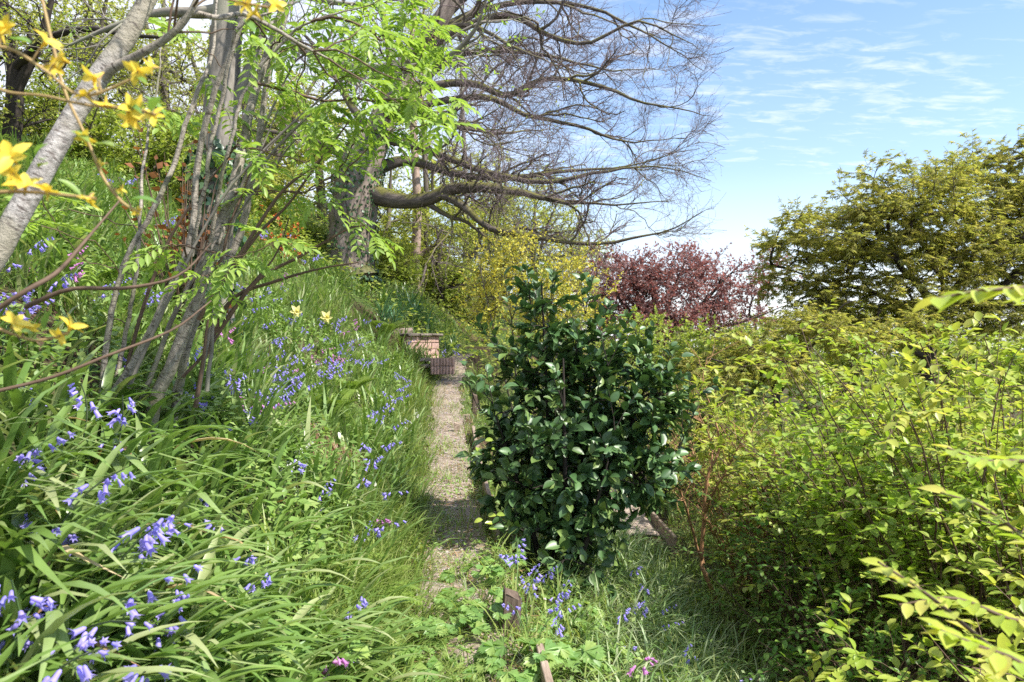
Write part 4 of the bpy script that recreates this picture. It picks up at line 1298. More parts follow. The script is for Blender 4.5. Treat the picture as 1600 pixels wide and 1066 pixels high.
for q in range(7):
    x0, x1 = rnd(190, 330), rnd(360, 640)
    e0, e1 = rnd(520, 640), rnd(-40, 230)
    dy = rnd(-.1, .45)
    extra.append(st((x0, e0, y0 + dy, rnd(5, 9)), (x0 + (x1 - x0) * .22, e0 + (e1 - e0) * .35, y0 + dy, rnd(4, 7)), (x0 + (x1 - x0) * .5, e0 + (e1 - e0) * .66, y0 + dy, rnd(3, 5)), (x1, e1, y0 + dy, 2)))
ex_ = trunk_paths(extra, 16)
exp_ = ex_[0] + np.cumsum(rng.normal(size=ex_[0].shape) * .004, 1)
ls_ = (np.concatenate([ls_[0], exp_]), np.concatenate([ls_[1], ex_[1]]))
for q in range(len(ls_[0])):
    part('shoot', [tubes(ls_[0][q], ls_[1][q], 6)], b_shoot if q < 8 or q % 3 == 0 else b_grey, root)


def pinnate(pairs=6, hang=.25, ll=.30, lw=.36, seed=0):
    r = np.random.default_rng(seed)
    lv_, lf_ = leaf_mesh(lw, .10, -.10, 3, .95)
    ch = []
    ys = np.linspace(.22, .86, pairs)
    sz = ll * np.array([.7, .9, 1, 1, .95, .85, .75])[:pairs]
    zc = lambda y: -hang * y * y
    for y, s in zip(ys, sz):
        for sd in (-1, 1):
            ax = np.array([sd * .85, .62, -.22 + r.normal() * .12])
            Mx = frames(ax[None], np.array([[r.normal() * .25, -.1, 1.]]), np.array([s * r.uniform(.9, 1.1)]))
            ch.append(inst(lv_, lf_, Mx, np.array([[0, y, zc(y)]])))
    ch.append(inst(lv_, lf_, frames(np.array([[0, 1., -.5]]), np.array([[0, 0, 1.]]), np.array([ll])), np.array([[0, .92, zc(.92)]])))
    rp = np.array([[0, y, zc(y)] for y in np.linspace(0, .94, 6)])
    t_ = tubes(rp, np.linspace(.008, .004, 6), 3)
    ch.append((t_[0], t_[1], 0))
    return ch


pin = [mk('leaf', pinnate(random.choice((5, 6, 7)), h, .34, .40, 60 + q), m_rowan) for q, h in enumerate((.12, .25, .4, .55, .3))]
org = np.array(root.location)
for q in range(len(P)):
    T = nrm(P[q, -1] - P[q, -2])
    for w in range(random.choice((4, 5, 6))):
        ax = nrm(T * .5 + rdir(1)[0] * np.array([1, 1, .5]) + np.array([.1, 0, -.15]))
        Mx = frames(ax[None], (np.array([.2, -.25, 1.]) + .3 * rdir(1)[0])[None], np.array([rnd(.11, .19)]))[0]
        link('leaf', random.choice(pin), rb_[q], basis=basis4(Mx, P[q, -1] - org))
    if q % 2 == 0:
        ax = nrm(T * .4 + rdir(1)[0])
        Mx = frames(ax[None], np.array([[.1, -.1, 1.]]), np.array([rnd(.08, .13)]))[0]
        link('leaf', random.choice(pin), rb_[q], basis=basis4(Mx, P[q, 5] - org))

# leaning silver stem
sp = [st((-150, 760, 1.75, 56), (-110, 620, 1.75, 54), (-60, 490, 1.78, 52), (0, 385, 1.8, 49), (45, 305, 1.82, 47), (95, 215, 1.85, 44), (150, 125, 1.88, 41), (200, 55, 1.9, 38), (240, -20, 1.92, 34), (300, -140, 1.95, 28), (360, -260, 2, 20), (420, -400, 2, 8)),
      st((150, 128, 1.88, 24), (180, 105, 1.87, 20), (225, 82, 1.86, 17), (270, 52, 1.85, 15), (298, 18, 1.84, 12), (320, -40, 1.84, 9), (350, -120, 1.84, 4)),
      st((262, 58, 1.85, 13), (300, 22, 1.88, 12), (340, 28, 1.9, 11), (380, 22, 1.95, 10), (420, 40, 2.0, 9), (470, 70, 2.05, 7), (520, 95, 2.1, 4))]
b = sp[0][0][0].copy()
gz = float(ground(b[0], b[1]))
sp[0].insert(0, (np.array([b[0] - .08, b[1], min(gz - .05, b[2] - .1)]), .05))
root = thing('leaning_tree', 'smooth silver-barked stem leaning across behind the yellow flowers', 'tree', (b[0] - .08, b[1], gz))
TPq, TRq = trunk_paths(sp, 40)
TRq = TRq * .74
for q in range(3):
    part('trunk' if q == 0 else 'limb', [lumpy(tubes(TPq[q], TRq[q], 14), .0018, 50)], b_silver if q == 0 else b_rowan, root)
S, D, r_, t_k = kids(TPq[1:], TRq[1:], 6, .3, 1.0, .9)
tw = grow(S, D, rnd(.15, .45, len(S)), 5, .2, .02)
part('twigs', [tubes(tw, np.tile(np.linspace(.0035, .0012, 6), (len(tw), 1)), 5)], b_shoot, root)
org = np.array(root.location)
for q in range(len(tw)):
    for w in range(2):
        ax = nrm(rdir(1)[0] * np.array([1, 1, .4]) + np.array([.1, 0, -.2]))
        Mx = frames(ax[None], np.array([[.1, -.2, 1.]]), np.array([rnd(.09, .14)]))[0]
        link('leaf', random.choice(pin), root, basis=basis4(Mx, tw[q, -1] - org))

# grey trunk with an ivy foot behind the rowan
Y = 6.4
b = gbase(at(335, 300, Y)[0], Y)
sp = [[(b, .17)] + st((334, 330, Y, 58), (340, 250, Y, 54), (346, 160, Y, 50), (352, 80, Y, 48), (358, 0, Y, 45), (365, -120, Y, 38), (372, -260, Y, 28)),
      st((352, 60, Y, 26), (400, 30, Y - .1, 18), (460, 70, Y - .3, 15), (520, 98, Y - .5, 13), (590, 106, Y - .7, 12), (650, 104, Y - .9, 10), (700, 88, Y - 1.1, 8), (740, 50, Y - 1.2, 6), (760, 0, Y - 1.3, 3)),
      st((356, 15, Y, 24), (310, 20, Y, 18), (250, 20, Y, 13), (180, 40, Y, 8), (110, 70, Y, 4)),
      st((345, 190, Y, 22), (385, 120, Y, 18), (405, 60, Y, 17), (420, 0, Y, 15), (440, -100, Y, 9)),
      st((362, -60, Y, 20), (420, -30, Y - .3, 14), (500, 0, Y - .7, 9), (590, 10, Y - 1, 5))]
root = thing('grey_tree', 'stout pale grey trunk with an ivy-covered foot behind the rowan stems', 'tree', b)
TPq, TRq = trunk_paths(sp, 30)
for q in range(len(sp)):
    part('trunk' if q == 0 else 'limb', [tubes(TPq[q], TRq[q], 12)], b_grey, root)
lv2 = twig_levels(TPq[1:], TRq[1:], [(9, .25, .5, 1.2, .8, 6, .2, .02, .004, 5, .012), (6, .2, .25, .6, .8, 4, .2, .03, .0025, 4, .005)], np.array([.1, -.05, .05]))
part('branches', [tubes(*x) for x in lv2], b_grey, root)
M, S = leaves_on(lv2[1][0], 4, .4, 1, 1.0, (.03, .05), .7, .7)
part('crown', [inst(LEAF4[0], LEAF4[1], M, S)], m_rowan, root)
iv = thing('ivy', 'dark ivy wrapped round the foot of the grey trunk behind the rowan', 'ivy', b)
k = 900
hh = rnd(0, 1, k) ** .8
i0 = (hh * 9).astype(int)
an = rnd(0, 6.28, k)
od = np.stack([np.cos(an), np.sin(an), np.zeros(k)], -1)
s_ = TPq[0][i0] + od * (TRq[0][i0] + rnd(.0, .10, k))[:, None] + np.stack([np.zeros(k), np.zeros(k), rnd(0, .18, k)], -1)
IVY = (np.array([(0, 0, 0), (.32, .12, .03), (.5, .42, -.03), (.2, .5, .03), (0, 1, -.08), (-.2, .5, .03), (-.5, .42, -.03), (-.32, .12, .03), (0, .4, 0)], float), np.array([(0, 1, 8), (1, 2, 8), (2, 3, 8), (3, 4, 8), (4, 5, 8), (5, 6, 8), (6, 7, 8), (7, 0, 8)]))
leaf_objects(iv, frames(np.tile([0, 0, -1.], (k, 1)) + .9 * rdir(k), od + .6 * rdir(k), rnd(.05, .10, k)), s_, IVY, m_ivy, 120, rest='ivy_leaves')
k = 60
s_ = at(285, 300, 6.0) + rng.normal(size=(k, 3)) * np.array([.22, .2, .35])
tw = grow(np.tile(gbase(s_[:, 0].mean(), 6.0), (k, 1)), s_ - gbase(s_[:, 0].mean(), 6.0) + .2 * rng.normal(size=(k, 3)), np.linalg.norm(s_ - gbase(s_[:, 0].mean(), 6.0), axis=1), 5, .05, 0)
bs = thing('withered_shrub', 'small shrub with withered brown leaves beside the ivy foot', 'shrub', gbase(s_[:, 0].mean(), 6.0))
part('stems', [tubes(tw, np.tile(np.linspace(.008, .002, 6), (k, 1)), 4)], b_shoot, bs)
M, S = leaves_on(tw, 4, .6, 1, 1.0, (.05, .09), .9, .9, .3)
part('leaves', [inst(LEAF4[0] * np.array([1.4, 1, 1]), LEAF4[1], M, S)], m_brown, bs, kind='stuff')

# ------------------------------------------------------------------ yellow azalea close to the camera
b = gbase(-1.35, 1.25)
root = thing('yellow_azalea', 'yellow-flowered azalea with thin tan twigs, blurred close to the camera', 'shrub', b)
AY = 1.0
az = [st((-260, 500, AY, 9), (-160, 200, AY, 7), (-60, 90, AY, 6), (10, 75, AY, 6), (70, 110, AY, 5), (130, 150, AY, 4), (215, 120, AY, 3)),
      st((-160, 200, AY, 8), (-40, -60, AY, 6), (50, -30, AY + .05, 5), (80, 60, AY + .05, 5), (100, 140, AY + .05, 5), (135, 215, AY + .05, 4), (160, 275, AY + .05, 4), (190, 315, AY + .05, 3), (218, 332, AY + .05, 2)),
      st((-260, 500, AY, 8), (-140, 360, AY, 7), (-60, 310, AY - .05, 6), (10, 300, AY - .05, 6), (70, 302, AY - .05, 5), (110, 306, AY - .05, 4), (150, 310, AY - .05, 3)),
      st((-260, 560, AY + .1, 8), (-140, 520, AY + .1, 7), (-40, 505, AY + .1, 5), (20, 522, AY + .1, 5), (60, 532, AY + .1, 4), (108, 520, AY + .1, 3)),
      st((-160, 150, AY + .2, 8), (0, -60, AY + .2, 6), (150, -60, AY + .2, 6), (280, -25, AY + .2, 5), (360, 0, AY + .2, 4), (420, 12, AY + .2, 3)),
      st((-60, 95, AY, 5), (0, 140, AY, 5), (70, 150, AY, 4), (140, 165, AY, 4), (205, 170, AY, 3), (245, 180, AY, 2))]
az[0].insert(0, (b, .008))
az[2].insert(0, (b + np.array([.02, 0, 0]), .008))
az[3].insert(0, (b + np.array([-.02, .03, 0]), .008))
TPz, TRz = trunk_paths(az, 34)
az_ = [part('twig', [tubes(TPz[q], TRz[q], 7)], b_tan, root) for q in range(len(az))]


def flower5(seed, open_=.9, n=5, w=.50):
    r = np.random.default_rng(seed)
    lv_, lf_ = leaf_mesh(w, .10, -.22, 4, .85)
    ch = []
    for k in range(n):
        a = k / n * 2 * np.pi + r.normal() * .12
        ax = np.array([math.cos(a) * open_, math.sin(a) * open_, .45 + r.normal() * .18])
        ch.append(inst(lv_, lf_, frames(ax[None], np.array([[0, 0, 1.]]) + .2 * r.normal(size=(1, 3)), np.array([r.uniform(.8, 1.1)])), np.zeros((1, 3))))
    t_ = tubes(np.array([[0, 0, -.55], [0, 0, -.2], [0, 0, .06]]), np.array([.05, .09, .16]), 6)
    ch.append((t_[0], t_[1], 0))
    return ch


fl = [mk('flower', flower5(q, o), m_azy) for q, o in ((1, .9), (2, 1.2), (3, .5), (4, .75))]
org = np.array(root.location)
for (px, py, Y, s) in ((72, 66, 1.0, 1.1), (98, 92, 1.0, .9), (84, 104, 1.02, .9), (150, 120, 1.0, 1.0), (135, 150, 1.0, .9), (165, 160, 1.0, .9), (215, 110, 1.0, 1.1), (240, 104, 1.02, .8), (205, 172, 1.0, 1.1), (240, 182, 1.0, .8), (200, 188, 1.0, .9),
                       (132, 214, 1.05, .9), (160, 256, 1.05, .6), (187, 297, 1.05, .6), (215, 330, 1.05, .4), (18, 245, .95, 1.2), (40, 290, .95, 1.2), (75, 300, .95, 1.0), (20, 272, .95, 1.0), (140, 310, .95, .7), (22, 505, 1.1, 1.1), (45, 510, 1.12, .8), (110, 512, 1.1, 1.1), (95, 525, 1.1, .8),
                       (385, 8, 1.2, 1.0), (400, 22, 1.2, 1.0), (430, 8, 1.2, 1.0), (8, 40, 1.0, .8), (2, 55, 1.0, .9)):
    p = at(px, py, Y)
    ax = nrm(np.array([rnd(-.5, .8), rnd(-.9, .2), rnd(-.6, .6)]))
    Mx = frames(ax[None], rdir(1), np.array([.0225 * s * rnd(.85, 1.1)]))[0]
    tq = TPz.reshape(-1, 3)
    jq = int(np.argmin(np.linalg.norm(tq - p, axis=1)))
    nq = tq[jq]
    fs_ = part('flower_stalk', [tubes(spl([nq, (nq + p) / 2 + np.array([0, 0, .004]), p - ax * .012 * s], 6), np.full(6, .0012), 5)], b_tan, root)
    fs_.parent = az_[jq // 34]
    Mx = np.stack([Mx[:, 0], Mx[:, 2], Mx[:, 1]], -1)
    link('flower', random.choice(fl), az_[jq // 34], basis=basis4(Mx, p - org))
lfm = mk('leaf', [leaf_mesh(.36, .1, -.15, 4, 1.0)], m_avens)
for (px, py, Y) in ((55, 240, .97), (66, 250, .97), (60, 262, .97), (210, 120, 1.0), (225, 150, 1.0), (195, 160, 1.0), (236, 175, 1.0), (110, 205, 1.05), (150, 225, 1.05), (90, 280, .95), (380, 30, 1.2), (205, 310, 1.05), (15, 60, 1.0), (70, 515, 1.1), (20, 520, 1.1)):
    ax = nrm(np.array([rnd(.2, 1), rnd(-.6, .4), rnd(-.6, .5)]))
    link('leaf', lfm, root, basis=basis4(frames(ax[None], np.array([[.2, -.5, 1.]]), np.array([rnd(.03, .045)]))[0], at(px, py, Y) - org))


# ------------------------------------------------------------------ ground plants
def blade(w=.04, a0=.15, a1=1.6, segs=5, fold=.0, tw=.0, seed=0):
    """a strap leaf of length 1: rises from the root and arches over towards +Y"""
    th = np.linspace(a0, a1, segs + 1) ** 1.0
    ds = 1.0 / segs
    y = np.concatenate([[0], np.cumsum(np.sin(th[:-1]) * ds)])
    z = np.concatenate([[0], np.cumsum(np.cos(th[:-1]) * ds)])
    s = np.linspace(0, 1, segs + 1)
    hw = w * .5 * np.clip(np.minimum(.65 + s * 1.2, (1 - s) * 2.6), .02, 1)
    V, Fq = [], []
    if fold:
        for k in range(segs + 1):
            ny_, nz_ = -math.cos(th[k]), math.sin(th[k])
            V += [(-hw[k], y[k] + ny_ * fold * hw[k], z[k] + nz_ * fold * hw[k]), (tw * hw[k], y[k], z[k]), (hw[k], y[k] + ny_ * fold * hw[k], z[k] + nz_ * fold * hw[k])]
        for k in range(segs):
            a = 3 * k
            Fq += [(a, a + 1, a + 4, a + 3), (a + 1, a + 2, a + 5, a + 4)]
    else:
        for k in range(segs + 1):
            V += [(-hw[k], y[k], z[k]), (hw[k], y[k], z[k])]
        for k in range(segs):
            a = 2 * k
            Fq += [(a, a + 1, a + 3, a + 2)]
    return np.array(V, float), np.array(Fq)


def zrot(yaw, s, tilt=0.0, sw=1.0):
    c, sn = np.cos(yaw), np.sin(yaw)
    n = len(yaw)
    M = np.zeros((n, 3, 3))
    M[:, 0, 0] = c * sw
    M[:, 1, 0] = sn * sw
    M[:, 0, 1] = -sn
    M[:, 1, 1] = c
    M[:, 2, 2] = 1
    return M * s[:, None, None]


def sample(n, test, ylo, yhi, wide=.95, p=1.3):
    out = []
    tot = 0
    while tot < n:
        k = n * 3
        Y = (rnd(ylo ** (1 - p + 1), yhi ** (1 - p + 1), k)) ** (1 / (2 - p))
        x = rnd(-wide, wide, k) * (Y + .8)
        keep = test(x, Y)
        out.append(np.stack([x[keep], Y[keep]], -1))
        tot += keep.sum()
    q = np.concatenate(out)[:n]
    return q[:, 0], q[:, 1]


def dl(x, Y):
    return pc(Y) - .30 - x


def dr(x, Y):
    return x - pc(Y) - .30


def blades(name, label, mat, n, test, ylo, yhi, ln, w, arcs, lean=(0, 0), p=1.3, kind='stuff', tuft=14, spread=.055):
    cx, cy = sample(n // tuft + 1, test, ylo, yhi, p=p)
    ti = np.repeat(np.arange(len(cx)), tuft)[:n]
    off = rng.normal(size=(n, 2)) * spread * (1 + .04 * cy[ti])[:, None]
    x, Y = cx[ti] + off[:, 0], cy[ti] + off[:, 1]
    tsize = rnd(.65, 1.3, len(cx))[ti]
    tlean = rng.normal(size=(len(cx), 2))[ti] * .45
    z = ground(x, Y) - .01
    T = np.stack([x, Y, z], -1)
    var = rng.integers(0, len(arcs), n)
    ch = []
    for q, (a0, a1) in enumerate(arcs):
        m = var == q
        k = int(m.sum())
        tv, tf = blade(w, a0, a1, 4)
        # yaw: blade arches to local +Y; lean pulls that towards a world direction
        a = rnd(0, 6.28, k)
        d = np.stack([np.cos(a), np.sin(a)], -1) * .6 + off[m] / spread * .6 + tlean[m] + np.array(lean)
        yaw = np.arctan2(-d[:, 0], d[:, 1])
        ch.append(inst(tv, tf, zrot(yaw, rnd(ln[0], ln[1], k) * tsize[m]), T[m]))
    return tag(link(name, mk(name, ch, mat)), label, kind=kind)


bank = lambda x, Y: (dl(x, Y) > .02) & (dl(x, Y) < 11)
patch = lambda x, Y, s, t: smooth_noise(x * s + 3.1, Y * s - 1.7) > t
not_under = lambda x, Y: ~((np.abs(x - RE[0]) < .24) & (np.abs(Y - RE[1]) < .50) & patch(x, Y, 4, -.8))
blades('bluebell_foliage', 'mass of glossy arching strap leaves over the lower bank', m_strap, 4600, lambda x, Y: bank(x, Y) & not_under(x, Y) & (dl(x, Y) > .12), .9, 5.5, (.22, .44), .056, [(.1, 1.5), (.2, 1.9), (.35, 2.2), (.15, 1.1), (.5, 2.4)], (.6, -.25), 1.1)
blades('bank_foliage', 'green strap leaves and grass covering the upper bank', m_strap, 26000, lambda x, Y: bank(x, Y) & not_under(x, Y), 4.2, 20, (.20, .46), .056, [(.1, 1.4), (.2, 1.9), (.3, 2.1), (.1, .9)], (.5, -.3), 1.2)
blades('bank_grass', 'fine yellow-green grass on the bank and along the path edge', m_grass, 20000, lambda x, Y: (dl(x, Y) > .06) & (dl(x, Y) < 10) & not_under(x, Y) & (patch(x, Y, 1.3, .0) | (dl(x, Y) < .55)) & ((Y > 4.2) | (dl(x, Y) < .5)), 2.4, 20, (.12, .32), .030, [(.1, 1.2), (.2, 1.7), (.35, 2.0), (.0, .8)], (.5, -.3), 1.2)
blades('path_side_grass', 'bright grass spilling over the path from the bank foot', m_grass, 7500, lambda x, Y: (dl(x, Y) > -.12) & (dl(x, Y) < .40), 2.6, 14, (.12, .27), .026, [(.2, 1.6), (.4, 2.1), (.3, 1.3)], (.9, -.2), 1.2)
blades('path_grass', 'short grass tufts growing through the gravel path', m_grass, 6500, lambda x, Y: (np.abs(x - pc(Y)) < .36) & (patch(x, Y, 2.6, .1) | (np.abs(x - pc(Y)) > .17) & patch(x, Y, 3.1, -.6)), 2.8, 14, (.06, .16), .035, [(.1, 1.0), (.3, 1.6)], (0, 0), 1.2)
blades('path_weed_grass', 'long grass leaning over the near end of the path', m_grass, 800, lambda x, Y: (np.abs(x - pc(Y)) < .36), 2.3, 5.4, (.14, .30), .030, [(.3, 1.7), (.5, 2.1)], (.5, -.2), 1.2)
blades('sedge', 'pale-edged sedge tufts on the slope below the holly', m_sedge, 10000, lambda x, Y: (dr(x, Y) > .35) & (dr(x, Y) < 1.75) & ~((Y > 7.9) & (dr(x, Y) > 1.7)), 2.4, 8.2, (.16, .36), .028, [(.1, 1.3), (.2, 1.8), (.35, 2.2)], (.25, -.35), 1.2)
blades('slope_grass', 'grass and weeds on the slope behind the holly', m_grass, 14000, lambda x, Y: (dr(x, Y) > .12) & ~((Y > 7.9) & (Y < 8.8) & (dr(x, Y) > 1.72) & (dr(x, Y) < 2.2)) & (dr(x, Y) < 3.2), 2.4, 18, (.12, .30), .035, [(.1, 1.1), (.2, 1.7), (.35, 2.1)], (.1, -.2), 1.2)
blades('valley_grass', 'rough grass on the far slope beneath the trees', m_grass, 9000, lambda x, Y: (dr(x, Y) > 2.4) & (dr(x, Y) < 14), 3, 30, (.2, .5), .05, [(.1, 1.1), (.2, 1.7)], (0, 0), 1.0)


def broad(name, label, mat, n, test, ylo, yhi, size, hgt, tpl=LEAF4, p=1.25):
    x, Y = sample(n, test, ylo, yhi, p=p)
    T = np.stack([x, Y, ground(x, Y) + rnd(hgt[0], hgt[1], n)], -1)
    ax = rdir(n) * np.array([1, 1, .35]) + np.array([.25, -.2, 0])
    ch = [inst(tpl[0], tpl[1], frames(ax, np.tile([.1, -.15, 1.], (n, 1)) + .5 * rdir(n), rnd(size[0], size[1], n)), T)]
    return tag(link(name, mk(name, ch, mat)), label, kind='stuff')


broad('bank_weeds', 'small leafy weeds mixed through the bank', m_weed, 22000, lambda x, Y: (dl(x, Y) > .3) & (dl(x, Y) < 11) & patch(x, Y, 1.1, -.1), 3.0, 20, (.035, .085), (.02, .30))
broad('near_weeds', 'small round weed leaves between the strap leaves', m_weed, 2600, lambda x, Y: (dl(x, Y) > -.1) & (dl(x, Y) < 3), 1.6, 4.2, (.018, .04), (.02, .16), LEAF8)
broad('slope_weeds', 'low leafy weeds on the slope beside the lower path', m_weed, 12000, lambda x, Y: (dr(x, Y) > .12) & ~((Y > 7.9) & (Y < 8.8) & (dr(x, Y) > 1.72) & (dr(x, Y) < 2.2)) & (dr(x, Y) < 3.4), 2.6, 18, (.022, .05), (.02, .22))
broad('wood_floor_weeds', 'leafy undergrowth covering the wood floor', m_wood2, 16000, lambda x, Y: (x > -14) & (x < 6), 14, 32, (.08, .15), (.05, .6), LEAF4, 1.0)
broad('path_weeds', 'small weeds creeping over the near path', m_weed, 2200, lambda x, Y: (np.abs(x - pc(Y)) < .4) & patch(x, Y, 2.2, -.2), 2.4, 9.0, (.018, .04), (.015, .07), LEAF8)

# strap-leaved clumps one by one, near the camera
strap_meshes = [mk('leaf', [blade(w, a0, a1, 8, .5)], m_strap) for w, a0, a1 in ((.082, .15, 1.5), (.092, .25, 1.9), (.074, .4, 2.3), (.086, .1, 1.2), (.098, .5, 2.2), (.080, .3, 1.7), (.070, .6, 1.9))]


kv, kf = blade(.07, .1, .7, 8, .5)
kv = kv.copy()
hi = kv[:, 2] > .55
kv[hi] = np.stack([kv[hi, 0], kv[hi, 1] + (kv[hi, 2] - .55) * .9, .55 - (kv[hi, 2] - .55) * .55], -1)      # a blade snapped over
strap_meshes.append(mk('leaf', [(kv, kf)], m_strap))
dead_meshes = [mk('dead_leaf', [blade(.05, .8, 2.3, 7, .8)], m_dead), mk('dead_leaf', [(kv * .8, kf)], m_dead)]


def clump(p, nleaf, ln, label, group, lean=(.55, -.25), meshes=strap_meshes, name='bluebell_clump', cat='plant'):
    root = thing(name, label, cat, p, group)
    for q in range(nleaf):
        a = rnd(0, 6.28)
        d = (math.cos(a) + lean[0], math.sin(a) + lean[1])
        yaw = math.atan2(-d[0], d[1])
        M = zrot(np.array([yaw]), np.array([rnd(*ln)]))[0]
        dd = meshes is strap_meshes and q % 15 == 7 and rnd(0, 1) < .5
        link('dead_leaf' if dd else 'leaf', random.choice(dead_meshes if dd else meshes), root, basis=basis4(M, np.array([rnd(-.05, .05), rnd(-.05, .05), -.02])))
    return root


cl_px = []
for gy_ in range(8):
    for gx_ in range(9):
        px = 20 + gx_ * 66 + rnd(-26, 26)
        py = 640 + gy_ * 62 + rnd(-24, 24)
        lim = 470 + (py - 640) * .25
        if px < lim:
            cl_px.append((px, py, gy_))
ORD = ['first', 'second', 'third', 'fourth', 'fifth', 'sixth', 'seventh', 'eighth', 'ninth']
rows = {}
for (px, py, row) in cl_px:
    g = gpt(px, py, .12)
    if g is None or g[1] > 5.2:
        continue
    rows.setdefault(row, []).append((px, py, g))
for w, row in enumerate(sorted(rows, reverse=True)):
    for q, (px, py, g) in enumerate(sorted(rows[row], key=lambda a: a[0])):
        clump(g, 14, (.30, .52) if px < 320 else (.26, .46), 'glossy strap-leaf clump, %s from the left edge, %s row up from the bottom' % (ORD[q], ORD[w]), 'bluebell leaf clumps on the near bank')
for q_, px in enumerate((-120, -60, 40, 130, 230, 330, 430)):
    g = gpt(max(px, -200), 1130 + rnd(-20, 40), .12)
    if g is not None:
        clump(g, 14, (.26, .42), 'arching strap leaves cut by the lower picture edge, %s clump from the left' % ORD[q_], 'bluebell leaf clumps at the picture edge')
# iris-like tall fans farther up
fan_meshes = [mk('leaf', [blade(w, a0, a1, 7, .4)], m_strap) for w, a0, a1 in ((.05, .05, .6), (.055, .15, .9), (.045, .25, 1.1))]
for (px, py, n, lab) in ((470, 500, 18, 'upright dark green fan of leaves below the two daffodils'), (400, 660, 16, 'long broad leaves sweeping up toward the path'), (210, 270, 18, 'tall upright green blades behind the leaning silver stem'),
                         (250, 290, 16, 'upright green blades beside the thin rowan stem'), (395, 700, 14, 'long pale leaves above the red earth bank'), (600, 480, 16, 'tuft of green blades left of the brick wall')):
    g = gpt(px, py, .1)
    clump(g, n, (.40, .62) if g[1] < 8 else (.5, .8), lab, 'fans of upright leaves', (.45, -.15), fan_meshes, 'leaf_fan')
blue_meshes = [mk('leaf', [blade(w, a0, a1, 5, .4)], m_blue) for w, a0, a1 in ((.035, .1, .9), (.04, .3, 1.5), (.03, .5, 1.8))]
for q, (px, py) in enumerate(((625, 488), (650, 492), (640, 478), (615, 500), (668, 505), (600, 495))):
    g = gpt(px, py, .2)
    clump(g, 26, (.5, .85), 'blue-green grassy tuft on the bank above the brick wall', 'blue-green tufts above the brick wall', (.3, -.3), blue_meshes, 'grassy_tuft')
g = at(694, 556, 13.25)
clump(np.array([g[0], g[1], g[2] - .06]), 16, (.18, .32), 'tuft of grass on top of the low brick wall', 'grass tufts on walls', (.2, -.3), [mk('leaf', [blade(.03, .2, 1.5, 5)], m_grass)], 'grassy_tuft')


# bluebells
def bell_parts(seed=0):
    """one nodding bell, mouth towards -Z, length 1"""
    prof = [(.05, 0), (.15, -.12), (.18, -.45), (.22, -.70)]
    n = 6
    V, Fq = [], []
    for (r, z) in prof:
        for k in range(n):
            a = k / n * 2 * np.pi
            V.append((r * math.cos(a), r * math.sin(a), z))
    for i in range(len(prof) - 1):
        for k in range(n):
            Fq.append((i * n + k, i * n + (k + 1) % n, (i + 1) * n + (k + 1) % n, (i + 1) * n + k))
    V, Fq = list(V), list(Fq)
    b0 = (len(prof) - 1) * n
    T = []
    for k in range(n):
        a = (k + .5) / n * 2 * np.pi
        V.append((.46 * math.cos(a), .46 * math.sin(a), -.90))
        T.append((b0 + k, b0 + (k + 1) % n, len(V) - 1))
    V = np.array(V, float)
    return (V, np.array(Fq)), (V, np.array(T))


BQ, BT = bell_parts()
bell_mesh = {c: mk('flower', [(BQ[0], BQ[1]), (BQ[0], BT[1])], m) for c, m in (('violet', m_bell), ('pink', m_bellp), ('white', m_bellw))}


def spike(h, nod, nb, seed, s=.030):
    r = np.random.default_rng(seed)
    t = np.linspace(0, 1, 9)
    P = np.stack([nod * h * t ** 3, .03 * h * np.sin(t * 3), h * (t - .18 * nod * t ** 4)], -1)
    M, T = [], []
    for k in range(nb):
        u = .72 + .28 * (k + .5) / nb
        i = min(int(u * 8), 7)
        p = P[i] + (P[i + 1] - P[i]) * (u * 8 - i)
        a = r.uniform(-2.2, 2.2)
        o = np.array([math.cos(a), math.sin(a), 0]) * .022
        ax = nrm(np.array([o[0] * 30 * 1.1, o[1] * 30 * 1.1, -.7 + r.normal() * .3]))
        x = nrm(np.cross(ax, [.3, .5, .8]))
        y = np.cross(-ax, x)
        M.append(np.stack([x, y, -ax], -1) * s * (1.15 - .55 * (k / nb)) * r.uniform(.85, 1.1))
        T.append(p + o)
    return P, np.array(M), np.array(T)


spikes = [spike(.34, .5, 8, 1), spike(.30, .7, 6, 2), spike(.36, .35, 10, 3), spike(.32, .3, 7, 4)]
stem_meshes = [mk('stem', [tubes(P, np.linspace(.0035, .0018, 9), 5)], m_stemg) for P, _, _ in spikes]
whole = {}
for c, m in (('violet', m_bell), ('pink', m_bellp), ('white', m_bellw)):
    whole[c] = [mk('bluebell', [tubes(P, np.linspace(.004, .002, 9), 3)[:3], inst(BQ[0], BQ[1], M, T, 1), inst(BQ[0], BT[1], M, T, 1)], [m_stemg, m]) for P, M, T in spikes]


def bluebell(px, py, col, label, group, scale=1.0, yaw=None):
    g = gpt(px, py, .27 * scale)
    if g is None:
        return
    q = rng.integers(0, 4)
    yaw = rnd(-2.4, 2.0) if yaw is None else yaw
    name = 'bluebell'
    if g[1] < 4.6:
        root = thing(name, label, 'flower', g - np.array([0, 0, .02]), group)
        root.rotation_euler = (rnd(-.3, .3), rnd(-.25, .3), yaw)
        root.scale = (scale,) * 3
        link('stem', stem_meshes[q], root)
        P, M, T = spikes[q]
        for k in range(len(M)):
            link('flower', bell_mesh[col], root, basis=basis4(M[k], T[k]))
    else:
        o = link(name, whole[col][q], None, g - np.array([0, 0, .02]))
        o.rotation_euler = (rnd(-.12, .12), rnd(-.1, .2), yaw)
        o.scale = (scale,) * 3
        tag(o, label, 'flower', group)


